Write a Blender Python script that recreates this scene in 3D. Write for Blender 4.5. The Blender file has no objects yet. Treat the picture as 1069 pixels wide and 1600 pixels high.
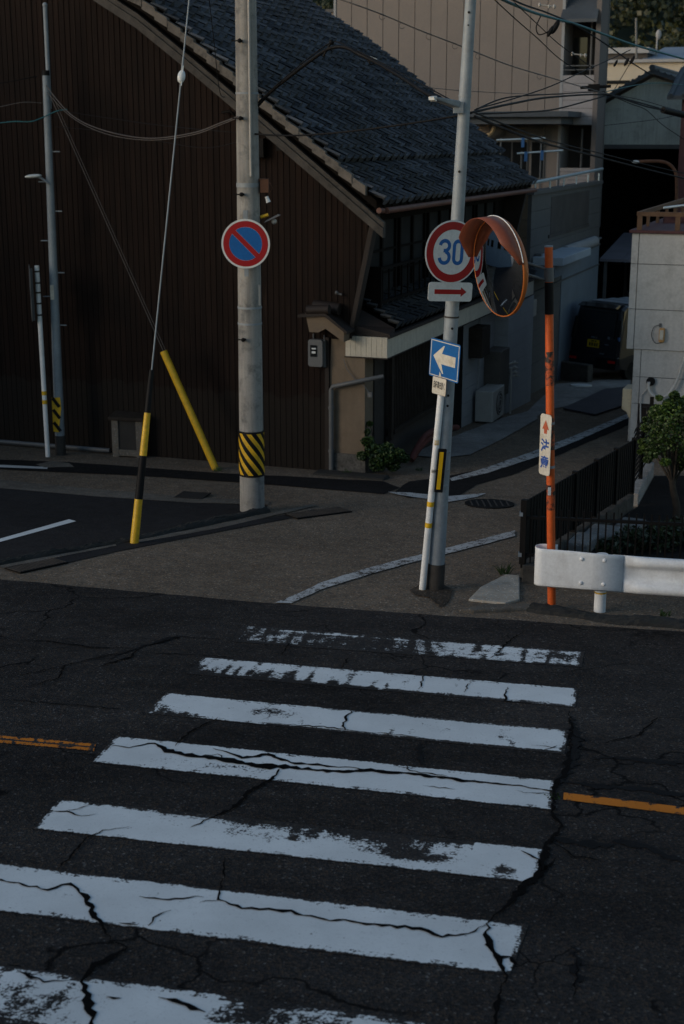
import bpy, bmesh, math, random
import numpy as np
from mathutils import Vector, Matrix, noise as mnoise
random.seed(7)
SC = bpy.context.scene
COL = SC.collection
rad = math.radians

# ------------------------------------------------------------------ camera, sky, sun, exposure
FPX, CX, CY = 2222.0, 534.5, 800.0          # focal length and centre in photo pixels (50 mm on 36 mm tall frame)
PITCH = math.atan(590.0 / FPX)
CAM = Vector((0, 0, 3.5))
cd = bpy.data.cameras.new("camera"); cam = bpy.data.objects.new("camera", cd); COL.objects.link(cam)
cam.location = CAM
cam.rotation_euler = (math.pi / 2 - PITCH, 0, 0)
cd.sensor_fit = 'VERTICAL'; cd.sensor_height = 36.0; cd.lens = 50.0
cd.clip_start = 0.1; cd.clip_end = 3000
cd.dof.use_dof = True; cd.dof.focus_distance = 13.0; cd.dof.aperture_fstop = 3.0
SC.camera = cam

SUN_EL, SUN_AZ = rad(9), rad(-112)           # azimuth measured from +Y towards +X
w = bpy.data.worlds.new("World"); SC.world = w; w.use_nodes = True
nt = w.node_tree
bg = nt.nodes["Background"]
sky = nt.nodes.new("ShaderNodeTexSky"); sky.sky_type = 'NISHITA'; sky.sun_disc = False
sky.sun_elevation = SUN_EL; sky.sun_rotation = SUN_AZ
sky.dust_density = 0.6; sky.air_density = 1.0; sky.ozone_density = 1.2
nt.links.new(sky.outputs[0], bg.inputs[0]); bg.inputs[1].default_value = 0.12
sd = bpy.data.lights.new("sun", 'SUN'); sun = bpy.data.objects.new("sun", sd); COL.objects.link(sun)
sd.energy = 1.5; sd.angle = rad(42); sd.color = (1.0, 0.88, 0.76)
sdir = Vector((math.sin(SUN_AZ) * math.cos(SUN_EL), math.cos(SUN_AZ) * math.cos(SUN_EL), math.sin(SUN_EL)))
sun.rotation_euler = sdir.to_track_quat('Z', 'Y').to_euler()
sun.location = (-20, 0, 20)
SC.view_settings.view_transform = 'Standard'; SC.view_settings.look = 'None'
SC.view_settings.exposure = 0.36; SC.view_settings.gamma = 1.0
SC.cycles.max_bounces = 6; SC.cycles.diffuse_bounces = 3; SC.cycles.use_denoising = True

# ------------------------------------------------------------------ measuring tools: photo pixel -> point of the place
def ray(px, py):
    v = (CY - py) / FPX; u = (px - CX) / FPX
    return Vector((u, math.cos(PITCH) + v * math.sin(PITCH), -math.sin(PITCH) + v * math.cos(PITCH)))
def gz(x, y):
    """height of the sloping ground: 6.6 % fall away from the bank the camera stands on"""
    if y < 3.8:
        return -.0163 * x - .0665 * 3.8 + min((3.8 - y) * 1.0, 2.1)
    return -.0163 * x - .0665 * min(y, 20.) - .05 * max(0., min(y, 60.) - 20.)
def G(px, py):
    r = ray(px, py); lo, hi = 3., 300.
    for _ in range(60):
        m = (lo + hi) / 2; q = CAM + r * m
        if q.z > gz(q.x, q.y): lo = m
        else: hi = m
    return CAM + r * lo
def W(px, py, Y):
    r = ray(px, py); return CAM + r * (Y / r.y)
TH = rad(20.6)
RX = Vector((math.cos(TH), -math.sin(TH), 0)); DY = Vector((math.sin(TH), math.cos(TH), 0)); UP = Vector((0, 0, 1))
A0 = Vector((-.187, 20.748, -1.364))         # corner of the old house: all the buildings share its axes
def L(s, t, z): return A0 + RX * s + DY * t + UP * z
def LT(px, py, t):
    r = ray(px, py); k = ((A0 - CAM).dot(DY) + t) / r.dot(DY); q = CAM + r * k - A0
    return q.dot(RX), q.z
def LS(px, py, s):
    r = ray(px, py); k = ((A0 - CAM).dot(RX) + s) / r.dot(RX); q = CAM + r * k - A0
    return q.dot(DY), q.z

# ------------------------------------------------------------------ mesh builder
class MB:
    def __init__(s): s.v = []; s.f = []; s.sm = []; s.at = {}
    def add(s, vs, fs, smooth=False):
        o = len(s.v); s.v += [Vector(x) for x in vs]
        for f in fs: s.f.append(tuple(i + o for i in f)); s.sm.append(smooth)
        return s
    def poly(s, pts): return s.add(pts, [tuple(range(len(pts)))])
    def hexa(s, p):   # p: 4 bottom, 4 top (same winding)
        return s.add(p, [(3, 2, 1, 0), (4, 5, 6, 7), (0, 1, 5, 4), (1, 2, 6, 5), (2, 3, 7, 6), (3, 0, 4, 7)])
    def box(s, c, sx, sy, sz, X=Vector((1, 0, 0)), Y=Vector((0, 1, 0)), Z=UP):
        c = Vector(c); a = X * sx / 2; b = Y * sy / 2; d = Z * sz / 2
        return s.hexa([c - a - b - d, c + a - b - d, c + a + b - d, c - a + b - d, c - a - b + d, c + a - b + d, c + a + b + d, c - a + b + d])
    def lbox(s, s0, s1, t0, t1, z0, z1):
        return s.hexa([L(s0, t0, z0), L(s1, t0, z0), L(s1, t1, z0), L(s0, t1, z0), L(s0, t0, z1), L(s1, t0, z1), L(s1, t1, z1), L(s0, t1, z1)])
    def extr(s, pts, vec):
        n = len(pts); vec = Vector(vec); P = [Vector(p) for p in pts]
        s.add(P + [p + vec for p in P], [tuple(range(n))[::-1], tuple(range(n, 2 * n))] + [(i, (i + 1) % n, n + (i + 1) % n, n + i) for i in range(n)])
        return s
    def tube(s, pts, r, n=8, cap=True, smooth=True):
        pts = [Vector(p) for p in pts]; m = len(pts)
        rr = r if isinstance(r, (list, tuple)) else [r] * m
        t = (pts[1] - pts[0]).normalized()
        ref = Vector((0, 0, 1)) if abs(t.z) < .9 else Vector((1, 0, 0))
        a = t.cross(ref).normalized(); vs = []
        for i in range(m):
            tt = (pts[min(i + 1, m - 1)] - pts[max(i - 1, 0)]).normalized()
            a = (a - tt * a.dot(tt)).normalized(); b = tt.cross(a)
            for k in range(n):
                q = 2 * math.pi * k / n; vs.append(pts[i] + (a * math.cos(q) + b * math.sin(q)) * rr[i])
        fs = [(i * n + k, i * n + (k + 1) % n, (i + 1) * n + (k + 1) % n, (i + 1) * n + k) for i in range(m - 1) for k in range(n)]
        s.add(vs, fs, smooth)
        if cap:
            s.add(vs[:n], [tuple(range(n))[::-1]]); s.add(vs[-n:], [tuple(range(n))])
        return s
    def ball(s, c, r, X=None, Y=None, Z=None, nu=10, nv=6):
        c = Vector(c); X = X or Vector((r, 0, 0)); Y = Y or Vector((0, r, 0)); Z = Z or Vector((0, 0, r))
        vs = []; fs = []
        for j in range(nv + 1):
            p = math.pi * j / nv
            for i in range(nu):
                q = 2 * math.pi * i / nu
                vs.append(c + X * math.sin(p) * math.cos(q) + Y * math.sin(p) * math.sin(q) + Z * math.cos(p))
        for j in range(nv):
            for i in range(nu):
                fs.append((j * nu + i, (j + 1) * nu + i, (j + 1) * nu + (i + 1) % nu, j * nu + (i + 1) % nu))
        return s.add(vs, fs, True)
    def ribbon(s, pts, wd, N, depth):
        """flat stroke of a letter: pts in 3-D, N the face normal"""
        P = [Vector(p) for p in pts]; m = len(P); l = []; r = []
        for i in range(m):
            tt = (P[min(i + 1, m - 1)] - P[max(i - 1, 0)]).normalized(); o = N.cross(tt).normalized() * wd / 2
            l.append(P[i] + o); r.append(P[i] - o)
        for i in range(m - 1):
            s.hexa([r[i], r[i + 1], l[i + 1], l[i], r[i] + N * depth, r[i + 1] + N * depth, l[i + 1] + N * depth, l[i] + N * depth])
        return s
    def build(s, name, mat, parent=None, at=None, bevel=0):
        """links the collected shapes as ONE mesh object; at = origin when top-level"""
        root = parent
        while root is not None and root.parent is not None: root = root.parent
        off = Vector(root.location) if root is not None else (Vector(at) if at is not None else Vector((0, 0, 0)))
        me = bpy.data.meshes.new(name)
        me.from_pydata([tuple(p - off) for p in s.v], [], s.f); me.update()
        me.polygons.foreach_set("use_smooth", s.sm)
        for k, vals in s.at.items():
            a = me.attributes.new(k, 'FLOAT', 'POINT'); a.data.foreach_set("value", vals)
        bm = bmesh.new(); bm.from_mesh(me); bmesh.ops.recalc_face_normals(bm, faces=bm.faces); bm.to_mesh(me); bm.free()
        o = bpy.data.objects.new(name, me); COL.objects.link(o)
        if mat: me.materials.append(mat)
        if parent is not None:
            o.parent = parent
            # an Empty root carries the offset; a mesh root already sits there
        else: o.location = off
        if bevel:
            b = o.modifiers.new("bevel", 'BEVEL'); b.width = bevel; b.segments = 2; b.limit_method = 'ANGLE'; b.angle_limit = rad(40)
        return o
def tag(o, label=None, cat=None, group=None, kind=None):
    if label: o["label"] = label
    if cat: o["category"] = cat
    if group: o["group"] = group
    if kind: o["kind"] = kind
    return o
def thing(name, loc, label, cat, group=None):
    o = bpy.data.objects.new(name, None); COL.objects.link(o); o.location = loc; o.empty_display_size = .2
    return tag(o, label, cat, group)
def spline(pts, n=8):
    P = [Vector(p) for p in pts]; out = []
    for i in range(len(P) - 1):
        p0 = P[max(i - 1, 0)]; p1 = P[i]; p2 = P[i + 1]; p3 = P[min(i + 2, len(P) - 1)]
        for k in range(n):
            t = k / n
            out.append(.5 * ((2 * p1) + (p2 - p0) * t + (2 * p0 - 5 * p1 + 4 * p2 - p3) * t * t + (3 * p1 - p0 - 3 * p2 + p3) * t ** 3))
    out.append(P[-1]); return out
def arc(c, X, Y, r, a0, a1, n=16):
    return [c + X * r * math.cos(a0 + (a1 - a0) * i / n) + Y * r * math.sin(a0 + (a1 - a0) * i / n) for i in range(n + 1)]
def disc(mb, c, X, Y, N, r, d, n=48, r0=None):
    """disc (or ring) of thickness d standing proud along N"""
    if r0 is None: return mb.extr(arc(c, X, Y, r, 0, 2 * math.pi, n)[:-1], N * d)
    o = arc(c, X, Y, r, 0, 2 * math.pi, n)[:-1]; i = arc(c, X, Y, r0, 0, 2 * math.pi, n)[:-1]
    vs = o + i + [p + N * d for p in o] + [p + N * d for p in i]; fs = []
    for k in range(n):
        j = (k + 1) % n
        fs += [(k, j, n + j, n + k), (2 * n + k, 2 * n + j, 3 * n + j, 3 * n + k), (k, j, 2 * n + j, 2 * n + k), (n + k, n + j, 3 * n + j, 3 * n + k)]
    return mb.add(vs, fs)
def rrect(c, X, Y, w_, h_, r, n=5):
    pts = []
    for (sx, sy, a0) in ((1, 1, 0), (-1, 1, 90), (-1, -1, 180), (1, -1, 270)):
        cc = c + X * sx * (w_ / 2 - r) + Y * sy * (h_ / 2 - r)
        pts += arc(cc, X, Y, r, rad(a0), rad(a0 + 90), n)
    return pts
def text_mb(txt, c, X, Y, N, h, depth=.002, bold=.0, narrow=1.0):
    cu = bpy.data.curves.new("t", 'FONT'); cu.body = txt; cu.size = 1; cu.align_x = 'CENTER'; cu.align_y = 'CENTER'; cu.offset = bold
    cu.resolution_u = 3
    o = bpy.data.objects.new("t", cu); COL.objects.link(o)
    dg = bpy.context.evaluated_depsgraph_get(); me = bpy.data.meshes.new_from_object(o.evaluated_get(dg))
    xs = [v.co for v in me.vertices]; mb = MB()
    if xs:
        x0 = min(v.x for v in xs); x1 = max(v.x for v in xs); y0 = min(v.y for v in xs); y1 = max(v.y for v in xs)
        k = h / (y1 - y0)
        mb.add([c + X * (v.x - (x0 + x1) / 2) * k * narrow + Y * (v.y - (y0 + y1) / 2) * k + N * depth for v in xs], [tuple(p.vertices) for p in me.polygons])
    bpy.data.objects.remove(o); bpy.data.curves.remove(cu)
    return mb

# ------------------------------------------------------------------ materials
def newmat(name):
    m = bpy.data.materials.new(name); m.use_nodes = True
    return m, m.node_tree, m.node_tree.nodes, m.node_tree.links, m.node_tree.nodes["Principled BSDF"]
def mixc(nt, fac, a, b, typ='MIX'):
    n = nt.nodes.new("ShaderNodeMix"); n.data_type = 'RGBA'; n.blend_type = typ
    for sock, val in ((n.inputs[0], fac), (n.inputs[6], a), (n.inputs[7], b)):
        if isinstance(val, (int, float)): sock.default_value = val
        elif isinstance(val, tuple): sock.default_value = (*val, 1) if len(val) == 3 else val
        else: nt.links.new(val, sock)
    return n.outputs[2]
def ramp(nt, fac, a, b, c0=(0, 0, 0), c1=(1, 1, 1)):
    n = nt.nodes.new("ShaderNodeValToRGB"); n.color_ramp.elements[0].position = a; n.color_ramp.elements[1].position = b
    n.color_ramp.elements[0].color = (*c0, 1); n.color_ramp.elements[1].color = (*c1, 1)
    nt.links.new(fac, n.inputs[0]); return n.outputs[0]
def pos(nt, scale=(1, 1, 1)):
    g = nt.nodes.new("ShaderNodeNewGeometry")
    mp = nt.nodes.new("ShaderNodeMapping"); mp.inputs[3].default_value = scale
    nt.links.new(g.outputs["Position"], mp.inputs[0]); return mp.outputs[0]
def noise(nt, vec, scale, detail=4, rough=.6):
    n = nt.nodes.new("ShaderNodeTexNoise"); n.inputs["Scale"].default_value = scale; n.inputs["Detail"].default_value = detail
    n.inputs["Roughness"].default_value = rough; nt.links.new(vec, n.inputs[0]); return n.outputs[0]
def mul(c, k): return tuple(min(1, x * k) for x in c)
def pm(name, col, rough=.6, var=.25, scale=3., streak=.0, grime=None, grime_amt=.5, bump=.15, bscale=80., metal=0., fine=.12, spec=.4):
    """weathered surface: broad and fine tone changes, optional vertical streaks and grime patches, fine bump"""
    m, nt, N, Lk, P = newmat(name)
    p = pos(nt)
    c = mixc(nt, ramp(nt, noise(nt, p, scale, 5), .3, .7), mul(col, 1 - var), mul(col, 1 + var))
    if fine: c = mixc(nt, ramp(nt, noise(nt, p, bscale * .6, 3), .3, .7), c, mul(col, .6), 'MIX') if False else mixc(nt, fine, c, ramp(nt, noise(nt, p, bscale * .5, 3), .35, .65, mul(col, .5), mul(col, 1.5)))
    if streak:
        sv = ramp(nt, noise(nt, pos(nt, (9, 9, .5)), 1.6, 4), .45, .75)
        s2 = nt.nodes.new("ShaderNodeMath"); s2.operation = 'MULTIPLY'; s2.inputs[1].default_value = streak; Lk.new(sv, s2.inputs[0])
        c = mixc(nt, s2.outputs[0], c, grime or mul(col, .35))
    if grime:
        gv = ramp(nt, noise(nt, p, scale * 2.3, 7, .7), .5, .68)
        g2 = nt.nodes.new("ShaderNodeMath"); g2.operation = 'MULTIPLY'; g2.inputs[1].default_value = grime_amt; Lk.new(gv, g2.inputs[0])
        c = mixc(nt, g2.outputs[0], c, grime)
    Lk.new(c, P.inputs["Base Color"]); P.inputs["Roughness"].default_value = rough; P.inputs["Metallic"].default_value = metal
    P.inputs["Specular IOR Level"].default_value = spec
    if bump:
        b = N.new("ShaderNodeBump"); b.inputs["Strength"].default_value = bump; b.inputs["Distance"].default_value = .01
        Lk.new(noise(nt, p, bscale, 4), b.inputs["Height"]); Lk.new(b.outputs[0], P.inputs["Normal"])
    return m
def asphalt_nodes(nt, base, agg, scale, aggamt=.5, stain=.35):
    p = pos(nt)
    v = nt.nodes.new("ShaderNodeTexVoronoi"); v.inputs["Scale"].default_value = scale; nt.links.new(p, v.inputs[0])
    sep = nt.nodes.new("ShaderNodeSeparateColor"); nt.links.new(v.outputs["Color"], sep.inputs[0])
    stone = ramp(nt, sep.outputs[0], .0, 1.0, mul(base, .55), mul(agg, .9))
    c = mixc(nt, aggamt, base, stone)
    bright = ramp(nt, sep.outputs[1], .95, .985); c = mixc(nt, bright, c, mul(agg, 1.6))
    warm = ramp(nt, sep.outputs[2], .72, .8); wf = nt.nodes.new("ShaderNodeMath"); wf.operation = 'MULTIPLY'; wf.inputs[1].default_value = .5
    nt.links.new(warm, wf.inputs[0]); c = mixc(nt, wf.outputs[0], c, (agg[0] * 1.25, agg[1] * .95, agg[2] * .7))
    st = ramp(nt, noise(nt, p, .55, 6, .62), .3, .72, (1 - stain,) * 3, (1 + stain * .6,) * 3); c = mixc(nt, 1., c, st, 'MULTIPLY')
    st2 = ramp(nt, noise(nt, p, 6., 5, .7), .3, .7, (.78,) * 3, (1.2,) * 3); c = mixc(nt, 1., c, st2, 'MULTIPLY')
    return c, v.outputs["Distance"], p
def asphalt(name, base, agg, scale=95., aggamt=.5, stain=.35, bump=.5, rough=.85, net=False):
    m, nt, N, Lk, P = newmat(name)
    c, d, p = asphalt_nodes(nt, base, agg, scale, aggamt, stain)
    if net:
        nz = N.new("ShaderNodeTexNoise"); nz.inputs["Scale"].default_value = 2.2; nz.inputs["Detail"].default_value = 6; Lk.new(p, nz.inputs[0])
        va = N.new("ShaderNodeVectorMath"); va.operation = 'MULTIPLY_ADD'; va.inputs[1].default_value = (.55,) * 3; Lk.new(nz.outputs["Color"], va.inputs[0]); Lk.new(p, va.inputs[2])
        for sc_, wd_, lo_, hi_ in ((.62, .010, .46, .56), (1.9, .016, .56, .66)):
            ve = N.new("ShaderNodeTexVoronoi"); ve.feature = 'DISTANCE_TO_EDGE'; ve.inputs["Scale"].default_value = sc_; Lk.new(va.outputs[0], ve.inputs[0])
            ln = ramp(nt, ve.outputs["Distance"], wd_ * .35, wd_, (1, 1, 1), (0, 0, 0)); mk = ramp(nt, noise(nt, p, .5 + sc_ * .2, 3), lo_, hi_)
            f_ = N.new("ShaderNodeMath"); f_.operation = 'MULTIPLY'; Lk.new(ln, f_.inputs[0]); Lk.new(mk, f_.inputs[1])
            c = mixc(nt, f_.outputs[0], c, (.006, .006, .0065))
        # worn lighter wheel tracks and darker oil marks along the road
        mp = N.new("ShaderNodeMapping"); mp.inputs[2].default_value = (0, 0, rad(12.8)); mp.inputs[3].default_value = (.10, 1.3, 1); Lk.new(p, mp.inputs[0])
        c = mixc(nt, 1., c, ramp(nt, noise(nt, mp.outputs[0], 1.1, 5, .6), .3, .72, (.70,) * 3, (1.28, 1.27, 1.25)), 'MULTIPLY')
        c = mixc(nt, ramp(nt, noise(nt, p, 1.4, 4, .5), .66, .74), c, (.012, .012, .013))
    Lk.new(c, P.inputs["Base Color"]); P.inputs["Roughness"].default_value = rough; P.inputs["Specular IOR Level"].default_value = .06
    b = N.new("ShaderNodeBump"); b.inputs["Strength"].default_value = bump; b.inputs["Distance"].default_value = .006
    Lk.new(d, b.inputs["Height"]); Lk.new(b.outputs[0], P.inputs["Normal"])
    return m
ASPH = ((.0245, .0245, .0265), (.070, .067, .066))
def paint(name, col, asph=ASPH, dens=1.0):
    """road paint that breaks up into the asphalt where the 'wear' attribute of the mesh is high"""
    m, nt, N, Lk, P = newmat(name)
    ac, d, p = asphalt_nodes(nt, asph[0], asph[1], 95.)
    at = N.new("ShaderNodeAttribute"); at.attribute_name = "wear"
    n1 = noise(nt, p, 9., 8, .72); n2 = noise(nt, p, 55., 5, .7)
    mx = N.new("ShaderNodeMath"); mx.operation = 'MULTIPLY_ADD'; mx.inputs[1].default_value = .55; Lk.new(n1, mx.inputs[0])
    m2 = N.new("ShaderNodeMath"); m2.operation = 'MULTIPLY'; m2.inputs[1].default_value = .45; Lk.new(n2, m2.inputs[0]); Lk.new(m2.outputs[0], mx.inputs[2])
    ad = N.new("ShaderNodeMath"); ad.operation = 'ADD'; Lk.new(mx.outputs[0], ad.inputs[0]); Lk.new(at.outputs["Fac"], ad.inputs[1])
    f = ramp(nt, ad.outputs[0], .955, 1.0)
    pc = mixc(nt, ramp(nt, noise(nt, p, 2.2, 5), .3, .7), mul(col, .86), mul(col, 1.05))
    pc = mixc(nt, ramp(nt, n2, .55, .85), pc, mul(col, .62))
    c = mixc(nt, f, pc, ac)
    Lk.new(c, P.inputs["Base Color"]); P.inputs["Roughness"].default_value = .7; P.inputs["Specular IOR Level"].default_value = .1
    b = N.new("ShaderNodeBump"); b.inputs["Strength"].default_value = .12; b.inputs["Distance"].default_value = .004
    Lk.new(d, b.inputs["Height"]); Lk.new(b.outputs[0], P.inputs["Normal"])
    return m
M = {}
M['road'] = asphalt('road_asphalt', *ASPH, scale=78., bump=.8, net=True)
M['side'] = asphalt('old_asphalt', (.140, .117, .094), (.245, .205, .163), scale=70., aggamt=.65, stain=.25)
M['lot'] = asphalt('lot_asphalt', (.027, .028, .031), (.045, .045, .047), scale=110., aggamt=.3, stain=.25, bump=.3)
M['patch'] = asphalt('new_asphalt', (.014, .014, .015), (.030, .030, .031), scale=100., stain=.3)
M['slab'] = asphalt('slab_concrete', (.46, .44, .39), (.52, .49, .44), scale=90., aggamt=.3, stain=.45, bump=.3)
M['mound'] = asphalt('heel_asphalt', (.05, .044, .038), (.10, .085, .07), scale=70., stain=.4)
M['earth'] = asphalt('earth', (.035, .03, .024), (.07, .06, .05), scale=40.)
M['gutter'] = asphalt('gutter_concrete', (.15, .14, .125), (.19, .18, .16), scale=90., aggamt=.35, stain=.5, bump=.3)
M['apron'] = asphalt('apron_concrete', (.29, .29, .285), (.33, .33, .33), scale=90., aggamt=.3, stain=.4, bump=.3)
M['crack'] = pm('crack_tar', (.005, .005, .0055), .95, .4, 5, bump=.5, spec=.05)
M['seal'] = pm('crack_seal', (.010, .0105, .012), .8, .3, 5, bump=.3, spec=.1)
M['paint'] = paint('road_paint_white', (.72, .76, .78))
M['orange_paint'] = paint('road_paint_orange', (.62, .20, .025))
M['thin_paint'] = paint('faded_white_paint', (.50, .51, .51), ((.06, .053, .045), (.12, .105, .09)))
M['concrete'] = pm('pole_concrete', (.29, .28, .262), .85, .22, 2.5, streak=.6, grime=(.075, .077, .08), grime_amt=.75, bump=.35, bscale=110)
M['kerb'] = pm('kerb_concrete', (.024, .023, .021), .9, .4, 4, grime=(.025, .027, .022), grime_amt=.8, bump=.9, bscale=45)
M['block'] = pm('block_concrete', (.06, .056, .050), .9, .35, 4, grime=(.018, .018, .015), grime_amt=.8, bump=.7, bscale=50)
M['steel'] = pm('galvanised_steel', (.25, .285, .315), .6, .16, 5, streak=.2, grime=(.2, .2, .2), grime_amt=.35, bump=.06, bscale=60, metal=.15)
M['post_white'] = pm('white_enamel', (.76, .77, .77), .4, .08, 3, streak=.15, grime=(.35, .33, .3), grime_amt=.25, bump=.04)
M['rail_white'] = pm('guardrail_paint', (.80, .82, .84), .4, .05, 2, streak=.16, grime=(.36, .34, .32), grime_amt=.28, bump=.06)
M['sleeve'] = pm('rubber_sleeve', (.045, .04, .036), .8, .3, 8)
M['black'] = pm('black_rubber', (.008, .008, .009), .6, .3, 8, bump=.1, spec=.15)
M['black_metal'] = pm('black_painted_metal', (.006, .0055, .0055), .7, .3, 5, bump=.05, spec=.15)
M['yellow'] = pm('yellow_plastic', (.68, .40, .015), .45, .15, 6, grime=(.30, .19, .03), grime_amt=.4, bump=.05)
M['yellow_reflect'] = pm('yellow_reflector', (.72, .42, .01), .3, .06, 8, bump=.0)
M['sign_white'] = pm('sign_white', (.60, .63, .64), .35, .05, 4, bump=.0, grime=(.42, .42, .40), grime_amt=.3)
M['sign_red'] = pm('sign_red', (.30, .005, .010), .35, .08, 5, bump=0)
M['sign_blue'] = pm('sign_blue', (.004, .10, .34), .35, .08, 5, bump=0)
M['plate_blue'] = pm('oneway_blue', (.003, .10, .32), .35, .08, 5, bump=0)
M['cream_white'] = pm('aged_white_plate', (.60, .56, .48), .45, .08, 6, grime=(.32, .24, .14), grime_amt=.45, bump=0)
M['ink'] = pm('sign_ink', (.02, .02, .022), .5, .1, 5, bump=0)
M['ink_blue'] = pm('sign_blue_ink', (.015, .07, .30), .5, .1, 5, bump=0)
M['faded_red'] = pm('faded_red', (.42, .09, .04), .5, .2, 12, bump=0)
M['orange'] = pm('orange_paint', (.62, .105, .018), .45, .12, 5, streak=.2, grime=(.30, .05, .015), grime_amt=.4, bump=.05)
M['orange_hood'] = pm('orange_plastic', (.19, .052, .026), .45, .10, 6, bump=.02)
M['orange_rim'] = pm('orange_rim', (.42, .12, .025), .4, .1, 6, bump=.02)
def tape_mat():
    m, nt, N, Lk, P = newmat('worn_tape'); p = pos(nt)
    f = ramp(nt, noise(nt, p, 14., 8, .75), .45, .53)
    c = mixc(nt, f, (.012, .011, .010), (.45, .075, .015)); Lk.new(c, P.inputs["Base Color"]); P.inputs["Roughness"].default_value = .55
    return m
M['tape'] = tape_mat()
M['rust'] = pm('rust', (.10, .045, .025), .8, .4, 9)
m, nt, N, Lk, P = newmat('mirror_face'); P.inputs["Base Color"].default_value = (.62, .64, .65, 1); P.inputs["Metallic"].default_value = 1
P.inputs["Roughness"].default_value = .03; M['mirror'] = m
Lk.new(ramp(nt, noise(nt, pos(nt), 7., 6), .35, .8, (.015,) * 3, (.09,) * 3), P.inputs["Roughness"])
m, nt, N, Lk, P = newmat('dark_glass'); P.inputs["Base Color"].default_value = (.012, .014, .016, 1); P.inputs["Roughness"].default_value = .08; M['glass'] = m
M['shoji'] = pm('window_pane', (.014, .015, .016), .6, .4, 3, bump=0, spec=.1)
def siding_mat():
    m, nt, N, Lk, P = newmat('brown_siding'); p = pos(nt)
    c = mixc(nt, ramp(nt, noise(nt, pos(nt, (7, 7, .12)), 1.5, 3), .3, .7), (.0075, .0046, .0038), (.0185, .0100, .0072))
    c = mixc(nt, ramp(nt, noise(nt, pos(nt, (14, 14, .5)), 2., 5, .7), .56, .72), c, (.030, .019, .014))
    c = mixc(nt, ramp(nt, noise(nt, p, .8, 5), .5, .75), c, (.007, .005, .0045))
    sx = N.new("ShaderNodeSeparateXYZ"); Lk.new(p, sx.inputs[0]); ad = N.new("ShaderNodeMath"); ad.operation = 'MULTIPLY_ADD'; ad.inputs[1].default_value = .5
    Lk.new(noise(nt, p, 3., 5), ad.inputs[0]); Lk.new(sx.outputs[2], ad.inputs[2])
    c = mixc(nt, ramp(nt, ad.outputs[0], -1.15, -.55, (.55,) * 3, (0,) * 3), c, (.022, .019, .016))
    Lk.new(c, P.inputs["Base Color"]); P.inputs["Roughness"].default_value = .75; P.inputs["Specular IOR Level"].default_value = .12
    return m
M['siding_brown'] = siding_mat()
M['brown_trim'] = pm('brown_trim', (.017, .011, .009), .7, .2, 4, bump=.05)
M['dark_wood'] = pm('dark_wood', (.007, .0055, .0045), .85, .4, 5, bump=.3, spec=.1)
M['barge'] = pm('old_bargeboard', (.06, .053, .046), .85, .3, 4, grime=(.02, .018, .016), grime_amt=.7, bump=.5, bscale=50)
M['lattice'] = pm('lattice_wood', (.035, .028, .023), .8, .3, 5, bump=.2, spec=.1)
M['verge_lit'] = pm('sunlit_verge', (.13, .115, .10), .85, .3, 4, grime=(.04, .035, .03), grime_amt=.7, bump=.5, bscale=50)  # lighter warm tone paints sunlight on the verge tile faces; grime is dirt
M['copper'] = pm('copper_gutter', (.12, .05, .035), .6, .3, 6)
M['beige_wall'] = pm('beige_render', (.17, .128, .09), .9, .15, 2, streak=.25, grime=(.10, .08, .06), grime_amt=.4, bump=.5, bscale=120)
M['dark_wall'] = pm('dark_wall', (.035, .030, .026), .9, .3, 2, bump=.2)
M['fascia'] = pm('cream_fascia', (.50, .46, .38), .5, .08, 3, streak=.2, grime=(.25, .22, .18), grime_amt=.3, bump=.05)
M['plinth'] = pm('rough_plinth', (.10, .095, .088), .95, .5, 12, grime=(.025, .025, .022), grime_amt=.8, bump=1., bscale=60)
M['pale_wall'] = pm('pale_siding', (.27, .28, .295), .7, .08, 2, streak=.12, bump=.08)
M['ac_white'] = pm('ac_casing', (.34, .33, .31), .5, .08, 4, bump=.02)
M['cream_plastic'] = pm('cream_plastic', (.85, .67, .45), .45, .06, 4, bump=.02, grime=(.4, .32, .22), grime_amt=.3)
M['meter'] = pm('grey_meter', (.11, .115, .12), .5, .1, 5, bump=.02)
M['panel_white'] = pm('panel_grey', (.58, .555, .53), .75, .06, 1.5, streak=.14, grime=(.27, .26, .24), grime_amt=.35, bump=.12, bscale=50)
M['joint'] = pm('joint_dark', (.10, .10, .10), .8, .2, 5)
M['maroon'] = pm('maroon_coping', (.085, .03, .032), .6, .2, 4)
M['rail_wood'] = pm('brown_railing', (.14, .075, .04), .7, .25, 6)
M['shutter'] = pm('tan_louver', (.22, .16, .11), .7, .2, 4, bump=.1)
M['cabinet'] = pm('brown_cabinet', (.075, .066, .058), .6, .2, 4)
M['binbody'] = pm('bin_panel', (.022, .021, .020), .7, .3, 6)
M['tan_plastic'] = pm('tan_plastic', (.55, .30, .11), .5, .1, 6)
M['hose'] = pm('white_hose', (.60, .58, .55), .5, .08, 6)
M['big_beige'] = pm('beige_panels', (.185, .162, .148), .75, .05, 1.0, streak=.1, grime=(.24, .20, .175), grime_amt=.3, bump=.05)
M['grey_tile_wall'] = pm('grey_wall', (.088, .090, .092), .8, .1, 2, streak=.15, bump=.15, bscale=30)
M['blue_grey'] = pm('blue_grey_metal', (.15, .19, .235), .5, .12, 3, bump=.04)
M['canopy'] = pm('pale_blue_metal', (.36, .43, .50), .5, .12, 3, bump=.04)
M['balcony'] = pm('balcony_panel', (.26, .25, .26), .6, .08, 3, bump=.03)
M['recess'] = pm('recess_wall', (.05, .046, .045), .8, .3, 2)
M['end_wall'] = pm('end_wall_render', (.14, .125, .12), .8, .1, 2)
M['black_void'] = pm('shaded_opening', (.008, .008, .008), .95, .4, 1, spec=.1)  # near-black colour puts the shade of deep openings into the material
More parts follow.
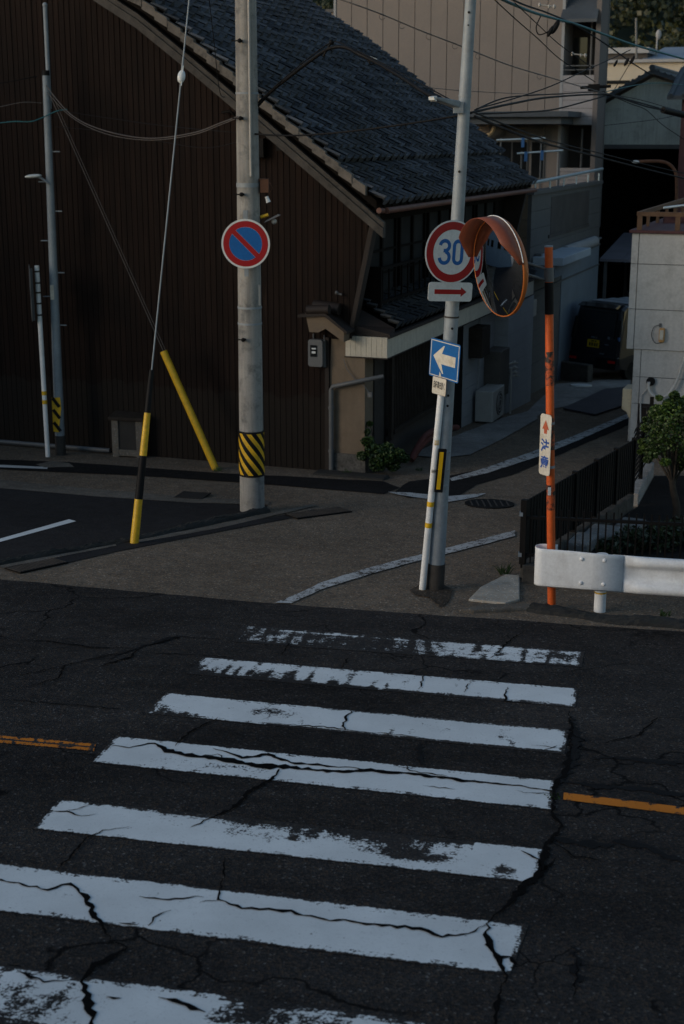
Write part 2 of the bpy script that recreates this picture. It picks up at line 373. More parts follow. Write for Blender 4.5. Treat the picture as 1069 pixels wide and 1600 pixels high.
M['green_sheet'] = pm('green_corrugated', (.70, .75, .69), .7, .12, 1.5, streak=.25, grime=(.18, .19, .17), grime_amt=.3, bump=.05)
M['cream_far'] = pm('far_cream_wall', (.42, .38, .31), .8, .08, 1)
M['blue_roof'] = pm('blue_roof', (.18, .23, .30), .5, .12, 1)
M['slate_roof'] = pm('slate_roof', (.06, .072, .085), .6, .2, 2)
M['lav_roof'] = pm('lavender_roof', (.17, .165, .19), .6, .15, 2)
M['laundry'] = pm('laundry_pole', (.45, .55, .60), .35, .1, 5, metal=.3)
M['hanger'] = pm('blue_hanger', (.03, .12, .30), .5, .1, 5)
M['teal'] = pm('teal_cable', (.03, .14, .16), .5, .2, 5)
M['grey_cable'] = pm('grey_cable', (.10, .09, .085), .5, .2, 5)
M['porcelain'] = pm('porcelain', (.62, .66, .68), .15, .05, 5)
M['lamp_cover'] = pm('lamp_cover', (.55, .58, .58), .3, .05, 5)
m, nt, N, Lk, P = newmat('van_paint'); P.inputs["Base Color"].default_value = (.011, .011, .014, 1); P.inputs["Roughness"].default_value = .25
P.inputs["Coat Weight"].default_value = .5; M['van'] = m
M['tail_red'] = pm('tail_red', (.55, .012, .015), .25, .1, 5, bump=0)
M['plate_yellow'] = pm('plate_yellow', (.60, .40, .01), .4, .05, 5, bump=0)
M['chrome'] = pm('chrome', (.5, .52, .55), .2, .05, 5, metal=1., bump=0)
M['roof_sheen'] = pm('roof_sheen', (.30, .32, .35), .35, .1, 4, bump=0)  # pale colour paints the sky's reflection on the black van's roof ribs
M['terracotta'] = pm('terracotta', (.10, .028, .022), .8, .3, 6)
M['steel_plate'] = pm('steel_plate', (.055, .048, .056), .6, .3, 3, bump=.2)
M['bark'] = pm('bark', (.05, .038, .028), .9, .4, 9, bump=.8, bscale=40)
def leaf_mat(name, a, b, c3=None, sc=3.):
    m, nt, N, Lk, P = newmat(name)
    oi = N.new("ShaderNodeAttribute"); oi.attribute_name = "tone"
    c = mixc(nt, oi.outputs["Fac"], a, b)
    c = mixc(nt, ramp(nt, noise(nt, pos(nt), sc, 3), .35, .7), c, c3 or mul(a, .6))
    Lk.new(c, P.inputs["Base Color"]); P.inputs["Roughness"].default_value = .55
    return m
M['leaf'] = leaf_mat('leaf_green', (.022, .052, .008), (.10, .165, .022))
M['leaf_dark'] = leaf_mat('leaf_dark', (.012, .024, .008), (.035, .06, .016))
M['leaf_weed'] = leaf_mat('leaf_weed', (.018, .046, .008), (.060, .11, .018))
M['hill'] = leaf_mat('hill_leaf', (.012, .022, .007), (.080, .078, .020), (.018, .026, .010), .06)
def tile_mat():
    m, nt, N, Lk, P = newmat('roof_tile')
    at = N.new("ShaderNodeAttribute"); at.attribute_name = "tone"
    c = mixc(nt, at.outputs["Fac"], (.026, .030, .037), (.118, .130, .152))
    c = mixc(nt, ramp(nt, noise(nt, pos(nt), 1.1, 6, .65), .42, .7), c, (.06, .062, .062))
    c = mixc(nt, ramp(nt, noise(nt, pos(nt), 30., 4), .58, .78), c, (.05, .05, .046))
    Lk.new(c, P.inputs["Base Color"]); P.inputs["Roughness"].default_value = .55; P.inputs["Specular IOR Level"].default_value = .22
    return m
M['tile'] = tile_mat()

# ------------------------------------------------------------------ ground sheets
def sheet(name, pts, mat, off, kind='structure', label=None, cat=None, wear=None, grid=None):
    """flat sheet lying on the sloping ground; pts are (x, y)"""
    bm = bmesh.new(); vs = [bm.verts.new((x, y, 0)) for x, y in pts]; bm.faces.new(vs)
    for yy in (1.7, 3.8, 20., 60.):
        bmesh.ops.bisect_plane(bm, geom=bm.verts[:] + bm.edges[:] + bm.faces[:], plane_co=(0, yy, 0), plane_no=(0, 1, 0))
    for v in bm.verts: v.co.z = gz(v.co.x, v.co.y) + off
    bmesh.ops.recalc_face_normals(bm, faces=bm.faces)
    for f in bm.faces:
        if f.normal.z < 0: f.normal_flip()
    me = bpy.data.meshes.new(name); bm.to_mesh(me); bm.free(); me.materials.append(mat)
    if wear is not None:
        a = me.attributes.new("wear", 'FLOAT', 'POINT'); a.data.foreach_set("value", [wear] * len(me.vertices))
    o = bpy.data.objects.new(name, me); COL.objects.link(o)
    return tag(o, label, cat, None, kind)
def pxs(l): return [(G(x, y).x, G(x, y).y) for x, y in l]
def jag(pts, amp, step, close=True):
    """ragged outline in ground coordinates"""
    out = []
    n = len(pts)
    for i in range(n if close else n - 1):
        a = Vector((*pts[i], 0)); b = Vector((*pts[(i + 1) % n], 0)); d = (b - a).length; k = max(1, int(d / step))
        nn = Vector((-(b - a).y, (b - a).x, 0)).normalized() if d > 0 else Vector()
        for j in range(k):
            q = a + (b - a) * j / k + nn * (random.uniform(-amp, amp) if j else 0); out.append((q.x, q.y))
    return out
RD = Vector((math.cos(rad(12.8)), -math.sin(rad(12.8)), 0)); RN = Vector((math.sin(rad(12.8)), math.cos(rad(12.8)), 0))
sheet('ground', [(-220, -40), (220, -40), (220, 420), (-220, 420)], M['earth'], -.03)
far0 = [G(0, 905), G(430, 943), G(600, 955), G(690, 962), G(760, 966), G(1069, 987)]
road_edge = [(-30, 13.76 + 26.5 * .225)] + [(p.x, p.y) for p in far0] + [(30, G(1069, 987).y - 27 * .227)]
sheet('main_road', [(-30, 3.8), (30, 3.8)] + jag(road_edge[::-1], .012, .15, False) + [road_edge[0]], M['road'], 0.)
sheet('bank', [(-30, -40), (30, -40), (30, 3.8), (-30, 3.8)], M['earth'], .0)
sheet('side_road', [(-30, 10.0), (14, 10.), (26, 34), (20, 55), (4, 55), (1.2, 24), (-.5, 21.5), (-30, 33)], M['side'], -.008)
# parking lot and its kerb line
lot = pxs([(0, 881), (110, 862), (232, 838), (330, 815), (415, 797), (418, 790), (300, 786), (150, 776), (0, 763)])
l0 = lot[0]; l8 = lot[-1]
sheet('parking_lot', [(l0[0] - 12, l0[1] - 1.2)] + lot + [(l8[0] - 12, l8[1] + 3.4)], M['lot'], .002)
gut = pxs([(0, 763), (150, 776), (300, 786), (420, 789), (420, 783), (300, 777), (150, 765), (0, 750)])
sheet('gutter', [(gut[0][0] - 8, gut[0][1] + 2.2)] + gut + [(gut[-1][0] - 8, gut[-1][1] + 2.6)], M['gutter'], .006)
sheet('asphalt_strip', jag(pxs([(-40, 716), (110, 722), (330, 738), (520, 748), (600, 752), (625, 762), (600, 772), (420, 757), (230, 744), (0, 733), (-40, 730)]), .02, .25), M['patch'], .000)
sheet('asphalt_patch', jag(pxs([(614, 770), (640, 752), (700, 744), (780, 727), (870, 696), (985, 652), (985, 663), (870, 712), (800, 742), (745, 757), (715, 776), (640, 778)]), .015, .25), M['patch'], .000)
sheet('side_gutter', pxs([(5, 884), (120, 862), (250, 838), (400, 812), (490, 796), (520, 797), (440, 812), (330, 833), (180, 862), (60, 890)]), M['lot'], .000)
sheet('gutter_strip', jag(pxs([(0, 884), (180, 849), (182, 853), (4, 888)]), .004, .2), M['gutter'], .004)
sheet('gutter_strip', jag(pxs([(216, 843), (330, 822), (488, 788), (497, 790), (340, 826), (217, 848)]), .004, .2), M['gutter'], .004)
sheet('parking_line', pxs([(-20, 848), (108, 812), (119, 815), (-20, 853)]), M['paint'], .006, wear=.30)
sheet('edge_line', pxs([(-10, 726), (75, 730), (74, 733), (-10, 730)]), M['thin_paint'], .004, wear=.36)
sheet('concrete_patch', jag(pxs([(56, 726), (80, 721), (108, 724), (116, 730), (70, 731)]), .02, .2), M['gutter'], .005)
sheet('edge_line', jag(pxs([(430, 942), (470, 926), (500, 911), (560, 892), (640, 871), (700, 856), (805, 829), (805, 838), (700, 865), (640, 880), (570, 900), (500, 922), (455, 943)]), .008, .12), M['thin_paint'], .004, wear=.455)
sheet('edge_line', jag(pxs([(702, 748), (760, 731), (840, 703), (900, 680), (985, 645), (985, 652), (900, 690), (840, 714), (760, 740), (706, 752)]), .006, .15), M['thin_paint'], .006, wear=.455)
sheet('stop_line', jag(pxs([(606, 769), (640, 770), (698, 776), (760, 771), (745, 777), (700, 785), (620, 773)]), .01, .12), M['thin_paint'], .006, wear=.43)
sheet('concrete_apron', jag(pxs([(690, 716), (735, 711), (790, 684), (840, 655), (835, 640), (780, 655), (690, 690), (640, 712)]), .01, .3), M['apron'], .010)
sheet('concrete_yard', pxs([(800, 668), (862, 640), (960, 618), (985, 612), (985, 590), (870, 600), (835, 632)]), M['apron'], .006)

# crosswalk
def in_wear(k, u, v):
    """wear of stripe k at u (left-right) and v (near-far): where tyres and cracks took the paint off"""
    r = .325
    e = min(u * LEN, (1 - u) * LEN, v * WD, (1 - v) * WD)
    if e < .008: r += .28
    elif e < .022: r += .17
    elif e < .05: r += .085
    def g(u0, v0, su, sv, a): return a * math.exp(-((u - u0) / su) ** 2 - ((v - v0) / sv) ** 2)
    r += .035 * mnoise.noise(Vector((u * 9 + k * 7, v * 1.5, k)))
    streak = max(0, mnoise.noise(Vector((u * 46 + 11 * k, v * .9, k * 3.1))))            # scrapes across the stripe
    if k == 1:
        q_ = 1 / (1 + math.exp((u - .57) * 22)); r += (.125 * q_ + .085) * (1 - .40 * (v > .82)) + g(.33, .4, .16, .3, .05) + g(.93, .6, .06, .3, .14) + .22 * streak - g(.16, .35, .10, .25, .09)
    if k == 2: r += .12 * (1 - u) * (1.15 - v) + .34 * streak * (1.2 - .9 * v) * (.5 + .5 * (u < .62)) + .09 * (v < .16) + g(.04, .1, .05, .3, .15)
    if k == 3: r += g(.29, .55, .07, .3, .18) + g(.06, .12, .08, .2, .17) + (.13 if v < .10 and u > .3 else 0) + .16 * streak * (v < .5) + g(.8, .5, .25, .4, .05) + .07 * (v > .9 and u > .4)
    if k == 4: r += g(.3, .3, .14, .16, .13) + .07 * streak
    if k == 5:
        edge = .86 - .34 * max(0, 1 - abs(u - .62) / .5)
        r += max(0, (v - edge)) * .75 + .16 * streak * (v > edge - .12) if u < .87 else 0
        r += g(.72, .5, .07, .28, .22) + g(.80, .4, .06, .22, .17) + g(.935, .25, .03, .18, .24) + g(.5, .55, .08, .22, .13) + g(.4, .5, .06, .15, .11) + g(.24, .6, .05, .2, .07)
    if k == 6: r += g(.9, .5, .3, .5, .02) + .06 * streak
    if k == 7: r += g(.62, .8, .06, .35, .18) + g(.74, .55, .05, .25, .10) + g(.3, .35, .06, .5, .16) + g(.12, .5, .14, .6, .13) + (.08 if u > .55 and v > .5 else 0) + .1 * streak
    return min(r, .62)
X0, Y0, PER, WD, LEN = 1.975, 11.033, 1.0224, .482, 3.03
AW = Vector((math.sin(.2234), math.cos(.2234), 0)); AM = Vector((math.cos(.2234), -math.sin(.2234), 0))
corners = {1: [(362, 1003), (378, 977), (913, 1019), (909, 1043)], 2: [(290, 1053), (318, 1027), (903, 1076), (899, 1106)],
           3: [(227, 1115), (260, 1083), (889, 1141), (882, 1179)], 4: [(143, 1192), (182, 1150), (866, 1220), (862, 1266)],
           5: [(52, 1296), (92, 1249), (848, 1327), (838, 1381)]}
def model_c(k):
    b = Vector((X0, Y0, 0)) - AW * PER * (k - 1)
    return [b - AM * LEN, b - AM * LEN + AW * WD, b + AW * WD, b]
for k in range(1, 8):
    if k in corners: c = [G(*q) for q in corners[k]]
    else:
        c = model_c(k)
        if k == 6: c[2] = G(826, 1446); c[3] = G(797, 1524)
        if k == 7: c[1], c[2] = G(0, 1508) + (G(0, 1508) - G(690, 1600)) * .22, G(690, 1600) + (G(690, 1600) - G(0, 1508)) * .12
        if k == 7: c[0], c[3] = c[1] - AW * WD - AM*.05, c[2] - AW * WD - AM*.05
        if k == 6: c[1] = c[2] + (G(0, 1350) - c[2]) * 1.12; c[0] = c[3] + (G(0, 1425) - c[3]) * 1.16
    nu, nv = 300, 40; mb = MB(); vs = []; ws = []
    for j in range(nv + 1):
        for i in range(nu + 1):
            u, v = i / nu, j / nv
            q = (c[0] * (1 - u) + c[3] * u) * (1 - v) + (c[1] * (1 - u) + c[2] * u) * v
            q = Vector((q.x, q.y, gz(q.x, q.y) + .004)); vs.append(q); ws.append(in_wear(k, u, v))
    mb.add(vs, [(j * (nu + 1) + i, j * (nu + 1) + i + 1, (j + 1) * (nu + 1) + i + 1, (j + 1) * (nu + 1) + i) for j in range(nv) for i in range(nu)])
    mb.at['wear'] = ws
    tag(mb.build('crosswalk_stripe', M['paint']), kind='structure')
# orange centre line, left and right of the crossing
def strip_grid(name, c, mat, wf, nu=60, nv=8, off=.004):
    mb = MB(); vs = []; ws = []
    for j in range(nv + 1):
        for i in range(nu + 1):
            u, v = i / nu, j / nv
            q = (c[0] * (1 - u) + c[3] * u) * (1 - v) + (c[1] * (1 - u) + c[2] * u) * v
            vs.append(Vector((q.x, q.y, gz(q.x, q.y) + off))); ws.append(wf(u, v))
    mb.add(vs, [(j * (nu + 1) + i, j * (nu + 1) + i + 1, (j + 1) * (nu + 1) + i + 1, (j + 1) * (nu + 1) + i) for j in range(nv) for i in range(nu)])
    mb.at['wear'] = ws
    return tag(mb.build(name, mat), kind='structure')
gl = [G(-200, 1144), G(-200, 1131), G(150, 1163), G(147, 1174)]
strip_grid('centre_line', gl, M['orange_paint'], lambda u, v: .40 + (.30 if abs(v - .5 - .06 * mnoise.noise(Vector((u * 14, 0, 0)))) < .09 else 0) + .30 * max(0, mnoise.noise(Vector((u * 44, v * 1.2, 2)))) + (.10 if min(v, 1 - v) < .08 else 0) + .05 * (1 - u), nu=160)
gr = [G(880, 1250), G(881, 1239), G(1300, 1290), G(1300, 1303)]
strip_grid('centre_line', gr, M['orange_paint'], lambda u, v: .34 + .13 * abs(v - .5) + (.08 if math.sin(u * 60) > .5 else 0))
# cracks
def crack(mb, pts, wpx, jit=.012):
    """jagged crack of uneven width; pts in photo pixels, width in metres"""
    P = [G(*q) for q in pts]; Q = []
    for i in range(len(P) - 1):
        d = (P[i + 1] - P[i]).length; k = max(2, int(d / .035))
        for j in range(k): Q.append(P[i].lerp(P[i + 1], j / k))
    Q.append(P[-1]); n = len(Q)
    l = []; r = []
    for i in range(n):
        tt = (Q[min(i + 1, n - 1)] - Q[max(i - 1, 0)]).normalized(); o = UP.cross(tt).normalized()
        c = Q[i] + o * random.uniform(-jit, jit)
        ww = wpx * 1.25 * random.uniform(.4, 1.4) * min(1, .25 + 3 * min(i, n - 1 - i) / n) * (.7 + .6 * mnoise.noise(Q[i] * 3))
        a = c + o * abs(ww) / 2; b = c - o * abs(ww) / 2
        a.z = gz(a.x, a.y) + .008; b.z = gz(b.x, b.y) + .008; l.append(a); r.append(b)
    mb.add(l + r, [(i, i + 1, n + i + 1, n + i) for i in range(n - 1)])
ck = MB()
for pts, wd in [
    ([(-30, 1374), (0, 1377), (75, 1391), (110, 1382), (136, 1405), (146, 1430), (162, 1450), (178, 1476)], .030),
    ([(178, 1476), (202, 1482), (151, 1508), (129, 1536), (139, 1571), (144, 1599), (150, 1640)], .050),
    ([(348, 1374), (343, 1407), (379, 1420), (419, 1423), (454, 1426), (505, 1439), (537, 1440), (585, 1447), (656, 1452), (691, 1465), (732, 1460), (759, 1448)], .026),
    ([(348, 1374), (352, 1340)], .012), ([(312, 1411), (343, 1407)], .012),
    ([(890, 1112), (893, 1147), (885, 1207), (868, 1228), (863, 1273), (878, 1293), (853, 1323), (846, 1364), (817, 1389), (792, 1414), (764, 1440), (759, 1475), (777, 1505), (792, 1520), (787, 1540)], .036),
    ([(787, 1540), (777, 1570), (770, 1620)], .022),
    ([(777, 1495), (795, 1498), (807, 1510)], .045), ([(759, 1460), (771, 1490), (790, 1520)], .045),
    ([(439, 1203), (424, 1218), (389, 1238), (374, 1258), (328, 1281), (298, 1294)], .028),
    ([(202, 1293), (162, 1299), (136, 1309), (111, 1339), (83, 1364)], .014),
    ([(172, 1165), (202, 1170), (242, 1162), (263, 1175), (303, 1183), (354, 1188), (404, 1198), (444, 1200), (480, 1203), (537, 1208), (580, 1205), (656, 1212), (732, 1222), (802, 1228), (863, 1238)], .066),
    ([(333, 1170), (379, 1185), (419, 1180), (454, 1193), (537, 1200), (600, 1206)], .036),
    ([(444, 1200), (439, 1203)], .03), ([(303, 1183), (340, 1180), (354, 1188)], .015),
    ([(275, 1167), (283, 1157), (303, 1142), (343, 1122)], .016), ([(632, 1196), (640, 1206), (700, 1214)], .018),
    ([(660, 1229), (712, 1235)], .012), ([(806, 1236), (818, 1240), (850, 1240), (864, 1243)], .012),
    ([(553, 1109), (540, 1122), (537, 1142)], .022), ([(404, 1130), (505, 1137), (537, 1141), (595, 1147), (666, 1154)], .014),
    ([(848, 1175), (870, 1166)], .012), ([(830, 1166), (878, 1170)], .008),
    ([(71, 1271), (106, 1268), (126, 1276), (151, 1273)], .014), ([(104, 1268), (130, 1263), (145, 1255)], .010),
    ([(217, 1402), (252, 1407), (318, 1402)], .018), ([(232, 1448), (247, 1430), (268, 1424)], .026), ([(185, 1444), (215, 1448)], .02),
    ([(247, 1561), (283, 1569), (323, 1582)], .030), ([(166, 1560), (190, 1560)], .02), ([(30, 1520), (70, 1535), (110, 1532)], .015),
    ([(0, 1001), (76, 1003), (151, 1013), (202, 1013), (217, 1016), (172, 1024), (101, 1041), (91, 1061), (30, 1077)], .020),
    ([(217, 1013), (283, 996), (348, 1000)], .018), ([(227, 1021), (303, 1024), (370, 1028)], .012), ([(217, 1016), (202, 1029), (157, 1041)], .030),
    ([(0, 1094), (141, 1104), (227, 1114)], .016), ([(1069, 1124), (1027, 1122), (999, 1149), (930, 1165)], .016),
    ([(824, 985), (797, 1001), (777, 1021), (760, 1034)], .012), ([(456, 1003), (447, 1013), (440, 1024)], .014),
    ([(903, 1500), (903, 1530), (895, 1560)], .016), ([(545, 1029), (530, 1050)], .012), ([(663, 1056), (655, 1078)], .02),
    ([(737, 1064), (725, 1083)], .014), ([(793, 1075), (788, 1096), (830, 1100)], .016), ([(640, 1016), (690, 1025)], .010),
    ([(858, 1313), (900, 1340), (940, 1345)], .014), ([(845, 1364), (870, 1340)], .014), ([(815, 1330), (840, 1345), (846, 1364)], .012),
    ([(893, 1147), (915, 1160), (930, 1158)], .012)]:
    crack(ck, pts, wd)
for pts, wd in [([(10, 1060), (50, 1052), (101, 1041)], .012)]:
    crack(ck, pts, wd)
tag(ck.build('cracks', M['crack']), kind='structure')
sl = MB()
for pts, wd in [([(893, 1120), (900, 1160), (890, 1200), (872, 1225)], .10), ([(925, 1186), (985, 1185), (1040, 1193), (1100, 1190)], .07), ([(880, 1222), (950, 1230), (1000, 1232), (1040, 1240), (1100, 1248)], .07),
                ([(866, 1310), (913, 1318), (960, 1322)], .12), ([(960, 1312), (1010, 1325), (1040, 1340), (1100, 1352)], .11), ([(654, 1162), (656, 1196)], .05),
                ([(896, 1480), (900, 1520), (905, 1545)], .06), ([(170, 1030), (225, 1010), (280, 994)], .06)]:
    k0 = len(sl.v); crack(sl, pts, wd, .02)
    for i in range(k0, len(sl.v)): sl.v[i].z -= .002 + .0002 * (k0 % 7)
tag(sl.build('crack_sealant', M['seal']), kind='structure')

# kerbs, covers and small ground things
def pxbox(mb, pts, h, z0=-.05):
    """low kerb: a strip of ground polygon raised by h, slightly uneven"""
    P = [G(*q) for q in pts]
    mb.extr([Vector((p.x, p.y, gz(p.x, p.y) + z0)) for p in P], (0, 0, h - z0))
def berm(mb, pts, h0, w0, up=0.):
    """low crumbling kerb ridge along pts"""
    Q = []
    for i in range(len(pts) - 1):
        n = max(2, int((pts[i + 1] - pts[i]).length / .045)); Q += [pts[i].lerp(pts[i + 1], j / n) for j in range(n)]
    Q.append(pts[-1]); vs = []; np_ = 11
    for i, q in enumerate(Q):
        d = (Q[min(i + 1, len(Q) - 1)] - Q[max(i - 1, 0)]).normalized(); o = UP.cross(d)
        hh = h0 + h0 * .55 * mnoise.noise(q * 2.3) + .012 * mnoise.noise(q * 14); wv = w0 * (1 + .25 * mnoise.noise(q * 3 + Vector((9, 0, 0))))
        for k in range(np_):
            f = k / (np_ - 1) * 2 - 1; z = hh * (1 - f * f) ** .6 + .016 * mnoise.noise(Vector((q.x * 16, q.y * 16, f * 4)))
            c = q + o * (f * wv + up + .014 * mnoise.noise(Vector((q.x * 9, q.y * 9, f * 3 + 5)))); vs.append(Vector((c.x, c.y, gz(c.x, c.y) + z - .012)))
    mb.add(vs, [(i * np_ + k, i * np_ + k + 1, (i + 1) * np_ + k + 1, (i + 1) * np_ + k) for i in range(len(Q) - 1) for k in range(np_ - 1)], False)
mb = MB()
ka = [G(-120, 902), G(0, 880), G(110, 861), G(232, 838), G(330, 816), G(416, 798)]
berm(mb, ka, .055, .085)
tag(mb.build('kerb', M['kerb'], at=ka[2]), 'crumbling dark low kerb between the parking lot and the side road', 'kerb')
mb = MB()
kb = [G(828, 951), G(870, 957), G(960, 970), G(1069, 977), G(1300, 994)]
berm(mb, kb, .045, .15, .05)
tag(mb.build('kerb', M['kerb'], at=kb[1]), 'dark mossy kerb stones running under the white guardrail', 'kerb')
mb = MB(); P = [G(*q) for q in [(732, 938), (752, 918), (790, 899), (812, 901), (812, 938), (790, 944)]]
mb.extr([Vector((p.x, p.y, gz(p.x, p.y) - .06)) for p in P], (0, 0, .075))
tag(mb.build('concrete_slab', M['slab'], at=P[0], bevel=.01), 'pale concrete slab at the foot of the black fence corner', 'slab')
mb = MB(); P = [G(*q) for q in [(716, 956), (760, 947), (838, 947), (838, 953), (740, 957)]]
mb.extr([Vector((p.x, p.y, gz(p.x, p.y) - .06)) for p in P], (0, 0, .09))
tag(mb.build('kerb', M['gutter'], at=P[0], bevel=.02), 'pale worn sloping kerb stone in front of the concrete slab', 'kerb')
# broken asphalt heel round the steel pole
sheet('asphalt_patch', jag(pxs([(640, 922), (655, 914), (690, 912), (708, 922), (702, 938), (690, 950), (672, 934), (650, 930)]), .007, .05), M['mound'], .002)
o = G(765, 787); mb = MB(); X = Vector((1, 0, -.0163)).normalized(); Y = Vector((0, 1, -.0665)).normalized(); N_ = X.cross(Y)
t = thing('manhole_cover', o, 'round dark iron manhole cover in the side road beyond the steel pole', 'manhole cover')
disc(mb, o + N_ * -.01, X, Y, N_, .33, .016, 40); mb.build('cover', M['black_metal'], t)
mb = MB()
for i in range(-3, 4): mb.box(o + X * i * .08 + N_ * .007, .02, .5 - abs(i) * .06, .006, X, Y, N_)
mb.build('ribs', M['sleeve'], t)
def grate(c, X, Y, w_, h_, label, nb=12):
    N_ = X.cross(Y).normalized(); t = thing('drain_grate', c, label, 'drain grate')
    mb = MB(); mb.box(c + N_ * .004, w_, h_, .012, X, Y, N_); mb.build('frame', M['black_metal'], t)
    mb = MB()
    for i in range(nb): mb.box(c + X * w_ * ((i + .5) / nb - .5) + N_ * .012, w_ / nb * .45, h_ * .86, .008, X, Y, N_)
    mb.build('bars', M['sleeve'], t)
p = G(300, 776); X = (G(322, 777) - G(278, 774)).normalized(); Yv = Vector((0, 0, 1)).cross(X).normalized()
grate(p + UP * .008, X, Yv, .4, .4, 'black square drain grate behind the parking lot')
a, b = G(455, 808), G(540, 797); X = (b - a).normalized(); Yv = UP.cross(X).normalized()
grate((a + b) / 2 + UP * .004, X, Yv, (b - a).length, .28, 'long dark drain grate right of the concrete pole', 20)
a, b = G(20, 893), G(95, 877); X = (b - a).normalized(); Yv = UP.cross(X).normalized()
grate((a + b) / 2 + UP * .004, X, Yv, (b - a).length, .25, 'dark drain grate at the near left end of the kerb', 16)
o = G(908, 604); mb = MB(); disc(mb, o + UP * .01, Vector((1, 0, 0)), Vector((0, 1, -.05)), UP, .24, .03, 32)
tag(mb.build('round_lid', M['post_white'], at=o, bevel=.006), 'pale round lid lying on the ground in front of the black van', 'lid')
mb = MB(); P = [G(*q) for q in [(880, 640), (945, 610), (985, 606), (985, 632), (930, 650)]]
mb.extr([Vector((q.x, q.y, gz(q.x, q.y) + .008)) for q in P], (0, 0, .03))
tag(mb.build('steel_plate', M['steel_plate'], at=P[0]), 'dark purplish steel plate laid on the alley edge', 'plate')

# ------------------------------------------------------------------ the old house with the brown siding
H = thing('old_house', L(0, 0, 0), 'old wooden house with dark brown siding and a blue-grey tiled roof', 'house')
RK = [(1.05, 3.80), (.81, 3.99), (0, 4.62), (-.8, 5.24), (-1.8, 6.0), (-2.7, 6.66), (-4.0, 7.42), (-4.9, 7.86)]   # roof line of the gable (s, z)
def rz(s):
    if s < -4.9: s = -9.8 - s
    for (a, za), (b, zb) in zip(RK, RK[1:]):
        if b <= s <= a: return za + (zb - za) * (a - s) / (a - b)
    return RK[0][1] + (RK[0][0] - s) * .78
mb = MB(); s = -11.0; bw = .092
while s < .60:
    e = s + bw
    def wz(x): return rz(x) - .20
    rr = .62
    zb0 = -.15
    # right edge of the gable leans out with the diagonal wing board
    def zl(x): return zb0 if x <= .0 else (2.05 + (x - .30) * 4.2 if x > .30 else 1.98)
    if e > .60: e = .60
    zA, zB = zl(s), zl(e)
    off = random.uniform(-.003, .003)
    mb.hexa([L(s, -.02 + off, zA), L(e - .004, -.02 + off, zB), L(e - .004, .12, zB), L(s, .12, zA), L(s, -.02 + off, wz(s)), L(e - .004, -.02 + off, wz(e)), L(e - .004, .12, wz(e)), L(s, .12, wz(s))])
    mb.hexa([L(s - .008, -.029, zA), L(s + .008, -.029, zA), L(s + .008, -.02, zA), L(s - .008, -.02, zA), L(s - .008, -.029, wz(s)), L(s + .008, -.029, wz(s)), L(s + .008, -.02, wz(s)), L(s - .008, -.02, wz(s))])
    s += bw
gw = mb.build('gable_wall', M['siding_brown'], H)
mb = MB()                                       # wing board along the leaning edge, base board, corner post
mb.hexa([L(.30, -.05, 2.02), L(.36, -.05, 2.0), L(.36, .14, 2.0), L(.30, .14, 2.02), L(.68, -.05, 3.86), L(.75, -.05, 3.84), L(.75, .14, 3.84), L(.68, .14, 3.86)])
mb.lbox(-.05, .012, -.05, .13, -.2, 2.0)
mb.build('wing_board', M['brown_trim'], H)
mb = MB(); mb.lbox(-11, .0, -.10, .10, -.6, -.12)
mb.build('footing', M['block'], H)
# main walls behind the gable
mb = MB(); mb.lbox(-10.5, .32, .13, 8.8, -.8, 4.2); mb.extr([L(-10.5, .2, 4.2), L(.30, .2, 4.2), L(.2, .2, 4.3), L(-4.9, .2, 7.6), L(-10, .2, 4.3)], DY * 8.6)
mb.build('body', M['dark_wood'], H)
# tiled roof: every tile a small wave, each course lapping the next
def tile_rows(mb, prof, t0, t1, tone, tw=.29, lip=.07, seed=1):
    """prof: list of (s, z) from top to bottom, one entry per course edge"""
    rng = random.Random(seed); nt_ = max(1, round((t1 - t0) / tw)); tw = (t1 - t0) / nt_
    wave = [(0, .046), (.08, .074), (.18, .066), (.30, .012), (.42, -.006), (.70, -.010), (.88, .0), (1.0, .036)]
    for r in range(len(prof) - 1):
        (sa, za), (sb, zb) = prof[r], prof[r + 1]
        dv = Vector((sb - sa, zb - za)).normalized(); n = Vector((-dv.y, dv.x)); n = n if n.y > 0 else -n
        for i in range(nt_):
            tn = rng.random(); jt = rng.uniform(-.008, .008); jn = rng.uniform(-.006, .008)
            vs = []
            for (ss, zz, lift, ex) in ((sa, za, .004, 0), (sb, zb, lip, .02)):
                for (wu, wh) in wave:
                    h = wh + lift + jn; ss2 = ss + dv.x * ex
                    vs.append(L(ss2 + n.x * h, t0 + (i + wu) * tw + jt, zz + dv.y * ex + n.y * h))
            m_ = len(wave)
            for (wu, wh) in wave:
                h = wh + jn - .004; vs.append(L(sb + dv.x * .02 + n.x * h, t0 + (i + wu) * tw + jt, zb + dv.y * .02 + n.y * h))
            fs = [(k, k + 1, m_ + k + 1, m_ + k) for k in range(m_ - 1)] + [(m_ + k, m_ + k + 1, 2 * m_ + k + 1, 2 * m_ + k) for k in range(m_ - 1)]
            mb.add(vs, fs, False); tone += [tn] * len(vs)
def courses(s_top, s_bot, dz, pitch=.235):
    out = [(s_top, rz(s_top) + dz)]; s_ = s_top
    while s_ < s_bot - .02:
        sl_ = (rz(s_) - rz(s_ + .05)) / .05; s_ = min(s_bot, s_ + pitch / math.hypot(1, sl_)); out.append((s_, rz(s_) + dz))
    return out
mb = MB(); tone = []
tile_rows(mb, courses(-4.9, .20, .02), -.30, 9.1, tone)
low = [(.02 + i * .195, 4.62 - .155 * i + .0) for i in range(6)]
low = [(.10, 4.44), (.29, 4.32), (.48, 4.19), (.67, 4.06), (.86, 3.93)]
tile_rows(mb, low, -.30, 9.1, tone, seed=5)
tile_rows(mb, [(-9.8 - a, b) for a, b in courses(-4.9, .86, .02)], -.30, 9.1, tone, seed=9)
mb.at['tone'] = tone
